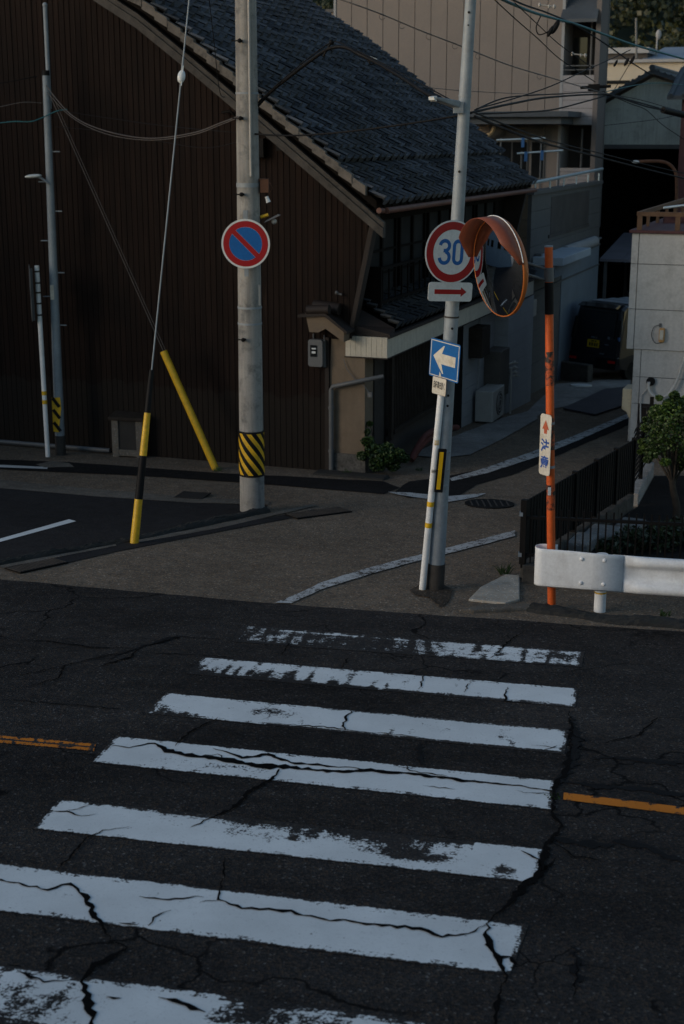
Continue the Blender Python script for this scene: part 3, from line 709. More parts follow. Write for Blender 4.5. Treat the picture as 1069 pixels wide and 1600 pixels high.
roof = mb.build('roof', M['tile'], H)
mb = MB()                                       # roof boards under the tiles
for (a, b) in zip(RK[1:], RK[2:]):
    for sg in (0, 1):
        f_ = (lambda s_: s_) if sg == 0 else (lambda s_: -9.8 - s_)
        mb.hexa([L(f_(a[0]), -.26, a[1] - .14), L(f_(b[0]), -.26, b[1] - .14), L(f_(b[0]), 9.05, b[1] - .14), L(f_(a[0]), 9.05, a[1] - .14),
                 L(f_(a[0]), -.26, a[1] - .02), L(f_(b[0]), -.26, b[1] - .02), L(f_(b[0]), 9.05, b[1] - .02), L(f_(a[0]), 9.05, a[1] - .02)])
mb.build('roof_boards', M['dark_wood'], roof)
mb = MB(); random.seed(3)                       # verge tiles facing us along the rake
s = -4.9
while s < .62:
    sl_ = (rz(s) - rz(s + .1)) / .1; k = 1 / math.hypot(1, sl_); e = s + .25 * k
    z0, z1 = rz(s) + .05, rz(e) + .055; j = random.uniform(-.008, .008)
    mb.hexa([L(s, -.37 + j, z0 - .13), L(e, -.37 + j, z1 - .10), L(e, -.27, z1 - .10), L(s, -.27, z0 - .13), L(s, -.37 + j, z0), L(e, -.37 + j, z1 + .03), L(e, -.27, z1 + .03), L(s, -.27, z0)])
    s = e
mb.build('verge_tiles', M['verge_lit'], roof)
mb = MB()
for (a, b) in zip(RK[:-1], RK[1:]):
    for lo_, hi_, tt in ((-.33, -.20, -.33), (-.20, -.12, -.30)):
        mb.hexa([L(a[0] - .12, tt, a[1] + lo_), L(b[0] - .12, tt, b[1] + lo_), L(b[0] - .12, -.22, b[1] + lo_), L(a[0] - .12, -.22, a[1] + lo_),
                 L(a[0] - .12, tt, a[1] + hi_ - .003), L(b[0] - .12, tt, b[1] + hi_ - .003), L(b[0] - .12, -.22, b[1] + hi_ - .003), L(a[0] - .12, -.22, a[1] + hi_ - .003)])
    mb.hexa([L(-9.8 - a[0] + .12, -.33, a[1] - .33), L(-9.8 - b[0] + .12, -.33, b[1] - .33), L(-9.8 - b[0] + .12, -.22, b[1] - .33), L(-9.8 - a[0] + .12, -.22, a[1] - .33),
             L(-9.8 - a[0] + .12, -.33, a[1] - .12), L(-9.8 - b[0] + .12, -.33, b[1] - .12), L(-9.8 - b[0] + .12, -.22, b[1] - .12), L(-9.8 - a[0] + .12, -.22, a[1] - .12)])
mb.build('bargeboard', M['barge'], H)
# eave: gutter, soffit
mb = MB(); mb.tube([L(.90, -.1, 3.83), L(.90, 9.0, 3.80)], .045, 8); mb.tube([L(.86, -.3, 3.84), L(.86, -.12, 3.83)], .04, 8)
mb.build('gutter', M['copper'], H)
mb = MB()
for i in range(24): mb.lbox(.33, .84, i * .385 - .02, i * .385 + .03, 3.86, 3.91)
mb.lbox(.33, .80, -.2, 9.0, 3.92, 3.94)
mb.build('rafters', M['dark_wood'], H)
# upper floor along the alley: windows, railing, wing at the far end
mb = MB()
for i in range(20): mb.lbox(.325, .345, .2 + i * .43, .2 + i * .43 + .40, 2.3, 3.85)
mb.lbox(.325, .40, .1, 8.8, 2.42, 2.52); mb.lbox(.325, .40, .1, 8.8, 3.62, 3.72)
mb.build('upper_wall', M['dark_wood'], H)
for i in range(5):
    t0 = .55 + i * 1.5
    w_ = MB(); w_.lbox(.35, .40, t0, t0 + .05, 2.52, 3.62); w_.lbox(.35, .40, t0 + 1.3, t0 + 1.35, 2.52, 3.62); w_.lbox(.35, .40, t0 + .64, t0 + .70, 2.52, 3.62)
    w_.lbox(.35, .395, t0 + .05, t0 + .64, 3.16, 3.19); w_.lbox(.35, .395, t0 + .70, t0 + 1.3, 3.16, 3.19); w_.lbox(.35, .395, t0 + .05, t0 + .64, 2.82, 2.85); w_.lbox(.35, .395, t0 + .70, t0 + 1.3, 2.82, 2.85)
    wf = w_.build('window', M['dark_wood'], H)
    p_ = MB(); p_.lbox(.352, .362, t0 + .05, t0 + 1.3, 2.53, 3.61); p_.build('pane', M['shoji'], wf)
mb = MB(); mb.lbox(.62, .66, .45, 8.6, 2.95, 2.99); mb.lbox(.62, .66, .45, 8.6, 2.46, 2.50); mb.lbox(.34, .66, .40, .45, 2.4, 3.0)
for i in range(28): mb.lbox(.63, .65, .5 + i * .3, .525 + i * .3, 2.5, 2.95)
mb.build('balcony_rail', M['dark_wood'], H)
mb = MB()                                       # far wing wall under the eave
mb.extr([L(.32, 8.75, 2.1), L(.42, 8.75, 2.1), L(.80, 8.75, 3.85), L(.32, 8.75, 3.85)], DY * .12)
mb.build('wing_board', M['brown_trim'], H)
# lower roof over the ground floor and its cream fascia
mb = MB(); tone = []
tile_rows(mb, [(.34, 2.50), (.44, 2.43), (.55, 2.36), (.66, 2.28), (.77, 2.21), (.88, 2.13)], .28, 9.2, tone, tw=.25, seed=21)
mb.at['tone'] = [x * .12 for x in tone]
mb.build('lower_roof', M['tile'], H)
mb = MB(); mb.hexa([L(.30, .02, 2.05), L(.92, .02, 2.04), L(.92, .27, 2.04), L(.30, .27, 2.05), L(.30, .02, 2.20), L(.92, .02, 2.08), L(.92, .27, 2.14), L(.30, .27, 2.44)])
mb.lbox(.86, .935, .0, 9.2, 2.02, 2.07); mb.build('eave_flashing', M['brown_trim'], H)
mb = MB()
for i in range(8): mb.lbox(.262 + i * .0805, .262 + (i + 1) * .0805 - .004, -.02, .03, 1.74, 2.035)
n = 62
for i in range(n): mb.lbox(.86, .905, .03 + i * .147, .03 + (i + 1) * .147 - .005, 1.74, 2.02)
mb.lbox(.27, .88, .03, 9.1, 1.76, 1.80)
mb.build('fascia', M['fascia'], H)
mb = MB(); mb.lbox(.25, .91, -.03, .032, 1.722, 1.738); mb.lbox(.88, .91, .03, 9.1, 1.722, 1.738)
mb.build('fascia_trim', M['brown_trim'], H)
# beige plaster end wall with its own little roof, plinth, pipes
mb = MB(); mb.lbox(.015, .56, -.01, .35, .28, 2.0)
mb.extr([L(-.02, -.012, 1.72), L(.30, -.012, 1.72), L(.30, -.012, 2.18), L(-.02, -.012, 2.18)], DY * .3)
mb.build('end_wall', M['beige_wall'], H)
mb = MB(); mb.extr([L(-.26, -.28, 2.37), L(.05, -.28, 2.33), L(.34, -.28, 2.12), L(.33, -.28, 1.98), L(.05, -.28, 2.16), L(-.06, -.28, 2.10), L(-.20, -.28, 2.10)], DY * .35)
mb.build('end_gable', M['beige_wall'], H)
mb = MB(); mb.extr([L(-.36, -.34, 2.35), L(.05, -.34, 2.40), L(.40, -.34, 2.14), L(.40, -.34, 2.10), L(.05, -.34, 2.345), L(-.36, -.34, 2.31)], DY * .42)
mb.tube([L(-.22, -.30, 2.42), L(.12, -.30, 2.44)], .07, 10); mb.tube([L(-.2, -.1, 2.46), L(.2, -.1, 2.42)], .09, 10)
mb.build('end_gable_tiles', M['brown_trim'], H)
mb = MB(); mb.lbox(.0, .58, -.04, .4, -.2, .28); mb.build('plinth', M['plinth'], H)
mb = MB(); mb.lbox(.565, .585, .35, .80, .0, 1.75); mb.lbox(.3, .57, .36, 9.0, -.8, 1.75); mb.build('alley_wall', M['dark_wall'], H)
mb = MB(); mb.tube([L(.06, -.08, -.25), L(.06, -.08, 1.24)], .038, 10); mb.tube([L(.06, -.08, 1.24), L(.09, -.1, 1.29), L(.6, -.10, 1.42), L(.82, .05, 1.46)], .032, 10)
for z in (.3, .95): mb.tube([L(.06, -.08, z), L(.06, -.08, z + .04)], .048, 10)
mb.build('downpipe', M['meter'], H)
mb = MB(); mb.box(L(.66, -.06, 1.2), .06, .05, .07, RX, DY); mb.tube(spline([L(.24, -.045, 1.7), L(.3, -.05, 1.55), L(.42, -.05, 1.42), L(.56, -.05, 1.32), L(.64, -.06, 1.23)]), .006, 6)
mb.build('doorbell_wire', M['meter'], H)
# lattice front, entrance, pale wall, flush bay
mb = MB(); mb.lbox(.64, .70, .82, .92, .35, 1.74); mb.lbox(.64, .70, 3.55, 3.65, .2, 1.74); mb.lbox(.64, .72, .92, 3.55, .42, .50); mb.lbox(.64, .70, .92, 3.55, 1.66, 1.74)
for i in range(34): mb.lbox(.655, .685, .95 + i * .077, .98 + i * .077, .5, 1.66)
mb.build('lattice', M['lattice'], H)
mb = MB(); mb.lbox(.60, .66, .82, 3.6, -.6, .40); mb.build('lattice_base', M['dark_wall'], H)
mb = MB(); mb.lbox(.572, .592, 3.7, 5.1, -.7, 1.7); mb.build('entrance_shade', M['black_void'], H)  # black panel carries the shade of the entrance recess
mb = MB()
for z in np.arange(-.9, 1.74, .26): mb.lbox(.571, .600, 5.15, 7.3, float(z), min(1.74, float(z) + .255))
mb.lbox(.58, .60, 5.1, 5.16, -.9, 1.74); mb.lbox(.602, .64, 6.1, 6.17, -.8, 1.72)
mb.build('side_wall', M['pale_wall'], H)
mb = MB()
for z in np.arange(-.58, 1.70, .285): mb.lbox(.50, .872, 7.3, 9.35, float(z), min(1.73, float(z) + .281))
mb.build('bay_wall', M['pale_wall'], H)
mb = MB(); mb.lbox(.50, .86, 7.3, 9.33, -1.2, -.60); mb.build('bay_footing', M['block'], H)
mb = MB(); mb.lbox(.60, .86, 5.42, 5.98, .95, 1.50); mb.build('meter_cupboard', M['lattice'], H, bevel=.01)
mb = MB(); mb.lbox(.60, .92, 6.55, 7.25, .02, .92); mb.build('boiler_cabinet', M['cabinet'], H, bevel=.015)
mb = MB()
for z, y in ((.58, 7.42), (.48, 7.44), (.38, 7.50), (.30, 7.60)): mb.tube([L(.89, y - .1, z), L(.97, y, z + .02), L(1.0, y + .15, z - .02)], .022, 8); mb.ball(L(.98, y, z + .02), .035)
mb.tube([L(.95, 7.3, .5), L(.96, 7.28, -.9)], .018, 8)
mb.build('pipework', M['ac_white'], H)
# electricity meter on the brown wall
c0, z0 = LT(493, 552, -.15)
mt = MB(); mt.extr(rrect(L(c0, -.06, z0), RX, UP, .23, .40, .04), DY * -.10)
mt.tube([L(c0 - .07, -.05, z0 + .19), L(c0 - .07, -.05, z0 + .27)], .012, 6); mt.tube([L(c0 + .10, -.05, z0 + .19), L(c0 + .10, -.05, z0 + .26)], .012, 6)
mt.lbox(c0 + .09, c0 + .13, -.10, -.05, z0 - .21, z0 + .19)
e_ = mt.build('electricity_meter', M['meter'], H, bevel=.008)
g_ = MB(); g_.lbox(c0 - .075, c0 + .03, -.168, -.158, z0 - .05, z0 + .12); g_.build('meter_window', M['glass'], e_)
g_ = MB(); g_.lbox(c0 - .05, c0 + .01, -.174, -.168, z0 + .0, z0 + .03); g_.lbox(c0 - .05, c0 + .015, -.174, -.168, z0 + .06, z0 + .08); g_.build('dial', M['sign_white'], e_)
# wall lights and bracket under the rake
mb = MB(); a_, b_ = LT(438, 222, -.1); mb.lbox(a_ - .05, a_ + .05, -.14, -.04, b_ - .12, b_ + .05)
mb.build('junction_box', M['black_metal'], H)
mb = MB(); a_, b_ = LT(402, 230, -.1); mb.lbox(a_ - .12, a_ + .12, -.16, -.04, b_ - .14, b_ + .12); mb.build('cable_box', M['black_metal'], H); mb = MB(); a_, b_ = LT(362, 176, -.1); mb.tube([L(a_ - .15, -.1, b_), L(a_, -.15, b_ + .02), L(a_ + .05, -.1, b_ - .04)], .02, 6)
mb.build('cable_hook', M['black_metal'], H)
mb = MB(); a_, b_ = LT(512, 282, -.1); mb.tube([L(a_ - .09, -.16, b_ + .03), L(a_, -.1, b_ - .02), L(a_ + .07, -.12, b_ - .05)], .02, 6)
mb.ball(L(a_ - .1, -.18, b_ + .03), .035); mb.build('cable_clamp', M['ac_white'], H)
mb = MB(); a_, b_ = LT(530, 458, -.1); mb.tube([L(a_ - .06, -.1, b_), L(a_ + .04, -.1, b_ - .02)], .016, 6); mb.ball(L(a_ - .03, -.12, b_ + .01), .025); mb.build('cable_clamp', M['meter'], H)
mb = MB(); P0 = LT(18, 697, -.16); P1 = LT(172, 704, -.16)
mb.tube([L(P0[0] - 3, -.16, P0[1] + .05), L(P1[0], -.16, P1[1])], .035, 8); mb.build('drain_pipe', M['meter'], H)
# kerb stone under the weed
mb = MB(); mb.lbox(-.12, 1.0, -.40, -.12, -.25, .045); tag(mb.build('kerb', M['kerb'], at=L(.4, -.2, 0), bevel=.03), 'rough kerb stone at the corner of the brown house, below the green weed', 'kerb')
mb = MB()
for a, b, h in ((1.02, 2.2, .28), (1.05, 2.6, .20)):
    mb.tube(spline([L(.95, a, .02), L(1.0, a + .5, h), L(1.02, b, h + .0), L(1.0, b + .8, h - .12)]), .05, 8)
tag(mb.build('planter_edge', M['terracotta'], at=L(1, 1.5, 0)), 'dull red curved tiles piled beside the lattice front', 'tile edging')
t = thing('air_conditioner', L(.8, 6.2, -.9), 'outdoor air conditioner unit below the tall cabinet on the pale side wall', 'air conditioner')
mb = MB(); mb.lbox(.66, 1.0, 5.75, 6.6, -.28, .30); mb.build('casing', M['ac_white'], t, bevel=.02)
mb = MB(); disc(mb, L(1.002, 6.22, .01), DY, UP, RX, .22, .012, 28); mb.build('fan_grille', M['recess'], t)
mb = MB()
for r in (.08, .14, .20): disc(mb, L(1.016, 6.22, .01), DY, UP, RX, r + .006, .006, 28, r - .006)
mb.build('grille_rings', M['ac_white'], t)
mb = MB(); mb.lbox(.66, .98, 5.8, 6.1, -.95, -.28); mb.build('foot', M['block'], t); mb = MB(); mb.lbox(.66, .98, 6.25, 6.55, -.95, -.28); mb.build('foot', M['block'], t)

# ------------------------------------------------------------------ concrete utility pole, left of centre
def pt(px, py, Y): return W(px, py, Y)
b0 = G(394.5, 798); PY0 = b0.y
top = pt(384, 0, PY0); ax = (top - b0).normalized()
def on_pole(py):
    z0_ = pt(389, py, PY0).z; return b0 + ax * ((z0_ - b0.z) / ax.z)
def rad_c(z): return .158 - .0054 * (z - b0.z)
CP = thing('utility_pole', b0, 'thick grey concrete utility pole with a yellow and black hazard band', 'utility pole', 'utility poles')
pts = [b0 - ax * .3 + ax * i * .55 for i in range(22)]
mb = MB(); mb.tube(pts, [rad_c(p.z) for p in pts], 28); mb.build('shaft', M['concrete'], CP)
lo_, hi_ = on_pole(742), on_pole(672); mb = MB()
q = [lo_.lerp(hi_, i / 6) for i in range(7)]; mb.tube(q, [rad_c(p.z) + .006 for p in q], 32); hb = mb.build('hazard_band', M['black'], CP)
mb = MB(); Hb = (hi_ - lo_).length
for k in range(8):
    st = []
    ph0 = k * 2 * math.pi / 8
    for i in range(25):
        f = i / 24; zc = f * (Hb - .05) + .025; ph = ph0 - f * 2.5; c = lo_ + ax * zc; r = rad_c(c.z) + .0085
        for dphi in (-.19, .19): st.append(c + Vector((math.cos(ph + dphi), math.sin(ph + dphi), 0)) * r)
    mb.add(st, [(2 * i, 2 * i + 1, 2 * i + 3, 2 * i + 2) for i in range(24)], True)
for zz in (0, Hb - .03):
    pass
mb.build('yellow_stripes', M['yellow'], hb)
mb = MB(); fx = Vector((-.12, -1, 0)).normalized()
p_ = [on_pole(275 - i * 45) + Vector((.045, -(rad_c(on_pole(275).z) + .008), 0)) for i in range(12)]; mb.tube(p_, .016, 8); mb.build('conduit', M['ac_white'], CP)
for py in (65, 185, 303, 528, 700 - 1000):
    c = on_pole(py); mb = MB(); r = rad_c(c.z); d = Vector((-.38, -.92, 0)).normalized(); e = c + d * r
    mb.tube([e - d * .02, e + d * .05], .016, 8); mb.ball(e + d * .05, .026); mb.tube([e + d * .045, e + d * .045 + Vector((-.10, .02, 0))], .008, 6); mb.build('step_bolt', M['black_metal'], CP)
for py in (146, 289, 505, 480):
    c = on_pole(py); mb = MB(); mb.tube([c - ax * (.012 if py != 289 else .025), c + ax * (.012 if py != 289 else .025)], rad_c(c.z) + .006, 24, smooth=True); mb.build('strap', M['steel'], CP)
c = on_pole(290); mb = MB(); mb.box(c + Vector((.20, -.03, .0)), .10, .10, .16); mb.box(c + Vector((.16, -.02, .07)), .10, .05, .03); mb.tube(spline([c + Vector((.24, -.03, .06)), c + Vector((.29, -.03, -.02)), c + Vector((.25, -.03, -.10))]), .006, 6)
mb.build('switch_box', M['rust'], CP, bevel=.008)
c = on_pole(312); mb = MB(); mb.tube([c + Vector((.22, -.03, .04)), c + Vector((.245, -.03, -.03))], [.02, .03], 10); mb.build('sensor', M['post_white'], CP)
c = on_pole(343); mb = MB(); mb.tube([c + Vector((.15, -.02, .03)), c + Vector((.24, -.04, .06))], .02, 8); mb.build('lamp_bracket', M['yellow'], CP)
mb = MB(); s0 = c + Vector((.26, -.05, .02)); mb.hexa([s0 + Vector(q) for q in ((-.07, -.05, -.055), (.13, -.07, .035), (.13, .07, .035), (-.07, .05, -.055), (-.05, -.03, -.03), (.10, -.045, .045), (.10, .045, .045), (-.05, .03, -.03))]); ls = mb.build('floodlight_shade', M['meter'], CP)
mb = MB(); mb.ball(s0 + Vector((.05, 0, -.04)), .035); mb.build('bulb', M['ac_white'], ls)
mb = MB(); c = on_pole(460); mb.box(c + Vector((.125, -.085, 0)), .03, .012, .25); mb.build('number_plate', M['ac_white'], CP)

def face_axes(yaw, roll=0., pitch=0.):
    """yaw > 0 turns the face to the right as we see it; returns X (right), Y (up), N (towards us)"""
    N_ = Vector((math.sin(yaw), -math.cos(yaw), 0)); X = Vector((math.cos(yaw), math.sin(yaw), 0)); Y = UP.copy()
    if pitch: q = Matrix.Rotation(pitch, 3, X); N_ = q @ N_; Y = q @ Y
    if roll: q = Matrix.Rotation(roll, 3, N_); X = q @ X; Y = q @ Y
    return X, Y, N_
def clamp_bracket(mb, c, N_, X, dist, z):
    mb.box(c + UP * z - N_ * dist / 2, .05, dist, .03, X, -N_)
# no-parking sign
X, Y, N_ = face_axes(rad(-3))
c = pt(384, 381, PY0 - .27)
t = thing('no_parking_sign', c, 'round blue no-parking sign with red ring and slash on the concrete pole', 'road sign')
mb = MB(); disc(mb, c, X, Y, N_, .293, .004); mb.build('plate', M['sign_white'], t)
mb = MB(); disc(mb, c + N_ * .004, X, Y, N_, .270, .0015, 56, .199); k = .7071
mb.box(c + N_ * .00475, .398, .0015, .058, (X - Y).normalized(), N_, (X + Y).normalized()); mb.build('red_ring', M['sign_red'], t)
mb = MB()
for sgn in (1, -1):
    d_ = (X + Y).normalized() * sgn; e_ = (X - Y).normalized(); a0 = math.asin(.031 / .197)
    mb.extr([c + N_ * .004 + e_ * .197 * math.cos(q) + d_ * .197 * math.sin(q) for q in np.linspace(a0, math.pi - a0, 30)], N_ * .0015)
mb.build('blue_field', M['sign_blue'], t)
mb = MB(); clamp_bracket(mb, c, N_, X, .14, .1); clamp_bracket(mb, c, N_, X, .14, -.1); mb.box(c - N_ * .03, .05, .03, .78, X, -N_); mb.build('bracket', M['steel'], t)

# ------------------------------------------------------------------ guy wires
ga = G(210, 848); gt = Vector((-1.24, 17.5, 9.0)); gd = (gt - ga).normalized()
def gy(py):
    lo, hi = 0., (gt - ga).length
    for _ in range(50):
        m_ = (lo + hi) / 2; q = ga + gd * m_ - CAM
        yy = CY - FPX * q.dot(Vector((0, math.sin(PITCH), math.cos(PITCH)))) / q.dot(Vector((0, math.cos(PITCH), -math.sin(PITCH))))
        if yy > py: lo = m_
        else: hi = m_
    return ga + gd * lo
t = thing('guy_wire', ga, 'steel stay wire with a yellow and black guard tube at the parking lot kerb', 'stay wire', 'stay wires')
mb = MB(); mb.tube([ga - gd * .1, gt], .0085, 8); mb.build('wire', M['steel'], t)
seg = [848, 780, 712, 645, 578]; rr_ = [.050, .046, .042, .036, .028]
for i in range(4):
    mb = MB(); a_, b_ = gy(seg[i]), gy(seg[i + 1]); mb.tube([a_ - gd * (.1 if i == 0 else 0), b_], [rr_[i], rr_[i + 1]], 14)
    mb.build('guard_tube', M['yellow'] if i in (0, 2) else M['black'], t)
c = gy(120); mb = MB(); mb.ball(c, .045, Vector((.045, 0, 0)), Vector((0, .04, 0)), gd * .075, 12, 8); mb.tube([c - gd * .1 + Vector((.012, -.02, 0)), c + gd * .12 + Vector((.012, -.02, 0))], .006, 6); mb.build('insulator', M['porcelain'], t)
mb = MB(); mb.tube([gy(118), gy(88)], [.014, .009], 8); mb.build('wire_grip', M['steel'], t)

# ------------------------------------------------------------------ slim steel pole on the left with its lamp
lb = G(95, 710); LY = lb.y; lt_ = pt(71.5, 112, LY); la = (lt_ - lb).normalized()
LP = thing('utility_pole', lb, 'slim grey steel utility pole in front of the brown wall at the far left', 'utility pole', 'utility poles')
q = [lb - la * .2] + [lb.lerp(lt_, i / 8) for i in range(1, 9)]
mb = MB(); mb.tube(q, [.078 - .028 * i / 8 for i in range(9)], 18); mb.build('shaft', M['steel'], LP)
def lp(py): return lb + la * ((pt(85, py, LY).z - lb.z) / la.z)
mb = MB(); mb.tube([lp(712), lp(680)], .082, 18); mb.build('base_sleeve', M['sleeve'], LP)
mb = MB(); mb.tube([lp(118), lp(110)], .055, 14); mb.build('cap', M['black'], LP)
mb = MB(); e0 = pt(78, 170, LY + .03); e1 = pt(70.5, 8, LY + .05); mb.tube([e0, e1], .033, 12); mb.ball(e1, .04); mb.build('mast_pipe', M['steel'], LP)
for i, py in enumerate((237, 284, 330, 376, 426, 463, 508)):
    c = lp(py); sg = 1 if i % 2 == 0 else -1; mb = MB(); mb.tube([c, c + Vector((sg * .17, -.02, 0))], .010, 6); mb.build('step_bolt', M['steel'], LP)
mb = MB(); c = lp(646)
mb.extr([c + Vector((-.085, -.082, -.27)), c + Vector((.0, -.094, -.28)), c + Vector((.055, -.085, .1)), c + Vector((.045, -.085, .27)), c + Vector((-.085, -.082, .26))], (0, -.006, 0)); hz = mb.build('hazard_plate', M['yellow'], LP)
mb = MB()
for z in (-.18, .02, .2): mb.ribbon([c + Vector((-.07, -.098, z + .06)), c + Vector((.03, -.099, z - .08))], .05, Vector((0, -1, 0)), .002)
mb.build('black_stripe', M['black'], hz)
mb = MB(); c = lp(456); mb.box(c + Vector((-.02, -.066, 0)), .055, .01, .22); mb.build('number_plate', M['cream_white'], LP)
t = thing('street_lamp', lp(285), 'small white street lamp arm on the slim left pole', 'street lamp', 'street lamps')
mb = MB(); a_ = lp(283); mb.tube(spline([a_ + Vector((.0, -.06, -.04)), a_ + Vector((-.12, -.10, .05)), a_ + Vector((-.22, -.12, .07))]), .018, 8); mb.build('arm', M['steel'], t)
mb = MB(); mb.ball(a_ + Vector((-.22, -.12, .075)), .1, Vector((.13, 0, .01)), Vector((0, .05, 0)), Vector((0, 0, .03)), 14, 8); mb.build('lamp_head', M['lamp_cover'], t)
# sign post beside it, signs seen edge-on
sb = G(75, 713); st_ = pt(57.5, 415, sb.y); sa = (st_ - sb).normalized()
SP = thing('sign_post', sb, 'white sign post with two round signs seen edge-on, at the far left', 'sign post', 'sign posts')
mb = MB(); mb.tube([sb - sa * .1, st_], .036, 14); mb.build('post', M['post_white'], SP)
def sp(py): return sb + sa * ((pt(66, py, sb.y).z - sb.z) / sa.z)
for py in (614, 628):
    mb = MB(); c = sp(py); mb.tube([c - sa * .03, c + sa * .03], .038, 14); mb.build('yellow_band', M['yellow'], SP)
X, Y, N_ = face_axes(rad(-76))
for py, r in ((440, .26), (480, .22)):
    mb = MB(); c = sp(py) - N_ * -.09 + Vector((-.02, 0, 0)); disc(mb, c, X, Y, N_, r, .006, 32); mb.box(c - N_ * .02, .04, .04, .4, X, N_)
    mb.build('round_sign', M['meter'], SP)
mb = MB(); c = sp(460) + N_ * .1; mb.box(c, .3, .006, .16, X, N_); mb.build('small_plate', M['meter'], SP)
for py in (424, 442, 457, 474, 492):
    mb = MB(); c = sp(py); mb.tube([c - sa * .012, c + sa * .012], .042, 12); mb.build('clamp', M['sleeve'], SP)
# second stay wire with the yellow guard
g2 = G(337, 733); g2t = pt(72, 135, LY); d2 = (g2t - g2).normalized()
t = thing('guy_wire', g2, 'thin double stay wire of the slim left pole with a plain yellow guard', 'stay wire', 'stay wires')
mb = MB(); k = .5
lo, hi = 0., 3.
for _ in range(40):
    m_ = (lo + hi) / 2; q = g2 + d2 * m_ - CAM
    yy = CY - FPX * q.dot(Vector((0, math.sin(PITCH), math.cos(PITCH)))) / q.dot(Vector((0, math.cos(PITCH), -math.sin(PITCH))))
    if yy > 549: lo = m_
    else: hi = m_
gl_ = lo; mb.tube([g2 - d2 * .1, g2 + d2 * gl_], .056, 10); mb.build('guard_tube', M['yellow'], t)
mb = MB(); mb.tube([g2 + d2 * gl_, g2t], .0055, 6); mb.tube([g2 + d2 * gl_ + Vector((.03, 0, .02)), g2t + Vector((.08, 0, -.1))], .004, 6); mb.build('wire', M['grey_cable'], t)
# concrete-framed bin by the wall
c = G(200, 714); X, Y, N_ = face_axes(rad(-14)); B_ = -N_
t = thing('concrete_bin', c, 'squat dark bin with pale concrete legs against the brown wall', 'bin')
mb = MB()
for sx in (-1, 1):
    for sy in (0, 1): mb.box(c + X * sx * .20 + B_ * (.03 + sy * .42) + UP * .29, .11, .07, .60, X, B_)
mb.box(c + UP * .06 + B_ * .03, .32, .06, .10, X, B_); mb.build('frame', M['gutter'], t, bevel=.008)
mb = MB(); mb.box(c + UP * .33 + B_ * .24, .36, .44, .50, X, B_); mb.box(c + UP * .32 + B_ * .24, .5, .34, .5, X, B_); mb.build('bin_body', M['binbody'], t)
mb = MB(); mb.hexa([c - X * .29 - B_ * .05 + UP * .575, c + X * .29 - B_ * .05 + UP * .575, c + X * .29 + B_ * .52 + UP * .63, c - X * .29 + B_ * .52 + UP * .63, c - X * .29 - B_ * .05 + UP * .63, c + X * .29 - B_ * .05 + UP * .63, c + X * .29 + B_ * .52 + UP * .70, c - X * .29 + B_ * .52 + UP * .70]); mb.build('lid', M['lattice'], t, bevel=.01)
mb = MB(); mb.ball(c + B_ * .4 + UP * .72 + X * .05, .1, X * .28, B_ * .12, UP * .05, 14, 8); tag(mb.build('cover_sheet', M['pale_wall'], at=c + B_ * .4 + UP * .7), 'crumpled grey sheet lying on top of the squat bin', 'sheet')

# ------------------------------------------------------------------ leaning steel pole with its signs, right of centre
pb = G(680, 919); PYR = pb.y; ptp = pt(735.5, 0, PYR); pa = (ptp - pb).normalized()
def rp(py): return pb + pa * ((pt(707, py, PYR).z - pb.z) / pa.z)
def rr_p(z): return .083 - .0058 * (z - pb.z)
RP = thing('utility_pole', pb, 'leaning grey steel pole carrying the 30 sign and a dark rubber foot', 'utility pole', 'utility poles')
q = [pb - pa * .2 + pa * i * .5 for i in range(21)]
mb = MB(); mb.tube(q, [rr_p(p.z) for p in q], 24); mb.build('shaft', M['steel'], RP)
mb = MB(); mb.tube([pb - pa * .2, rp(880)], rr_p(pb.z) + .006, 24); mb.build('base_sleeve', M['sleeve'], RP)
for py in (20, 40, 268, 512, 616, 632):
    c = rp(py); d = Vector((-.25 if py < 400 else .1, -1, 0)).normalized(); mb = MB(); mb.tube([c + d * (rr_p(c.z) - .01), c + d * (rr_p(c.z) + .006)], .012 if py != 40 else .007, 8); mb.build('bolt_hole', M['black'], RP)
for py in (150, 167, 495):
    c = rp(py); mb = MB(); mb.tube([c - pa * .008, c + pa * .008], rr_p(c.z) + .005, 24); mb.build('strap', M['steel'] if py < 400 else M['sleeve'], RP)
# street lamp
la_ = rp(163); t = thing('street_lamp', la_, 'flat grey street lamp head strapped to the leaning steel pole', 'street lamp', 'street lamps')
tip = pt(676, 155, PYR - .25); d = (tip - la_).normalized()
mb = MB(); mb.tube([la_ + d * .02 - UP * .03, la_.lerp(tip, .45) + UP * -.012], .02, 8); mb.box(la_ + Vector((-.06, -.06, -.03)), .09, .08, .10); mb.build('arm', M['steel'], t)
mb = MB(); sd_ = UP.cross(d).normalized(); u2 = d.cross(sd_)
a_ = la_.lerp(tip, .25)
mb.hexa([a_ - sd_ * .05 - u2 * .045, tip - sd_ * .045 - u2 * .004, tip + sd_ * .045 - u2 * .004, a_ + sd_ * .05 - u2 * .045, a_ - sd_ * .055 + u2 * .02, tip - sd_ * .05 + u2 * .022, tip + sd_ * .05 + u2 * .022, a_ + sd_ * .055 + u2 * .02]); mb.build('lamp_head', M['steel'], t, bevel=.01)
mb = MB(); mb.hexa([tip - d * .02 - sd_ * .04 - u2 * .018, tip + d * .012 - sd_ * .04 - u2 * .008, tip + d * .012 + sd_ * .04 - u2 * .008, tip - d * .02 + sd_ * .04 - u2 * .018, tip - d * .02 - sd_ * .035 + u2 * .03, tip + d * .02 - sd_ * .035 + u2 * .018, tip + d * .02 + sd_ * .035 + u2 * .018, tip - d * .02 + sd_ * .035 + u2 * .03]); mb.build('lamp_cover', M['lamp_cover'], t)
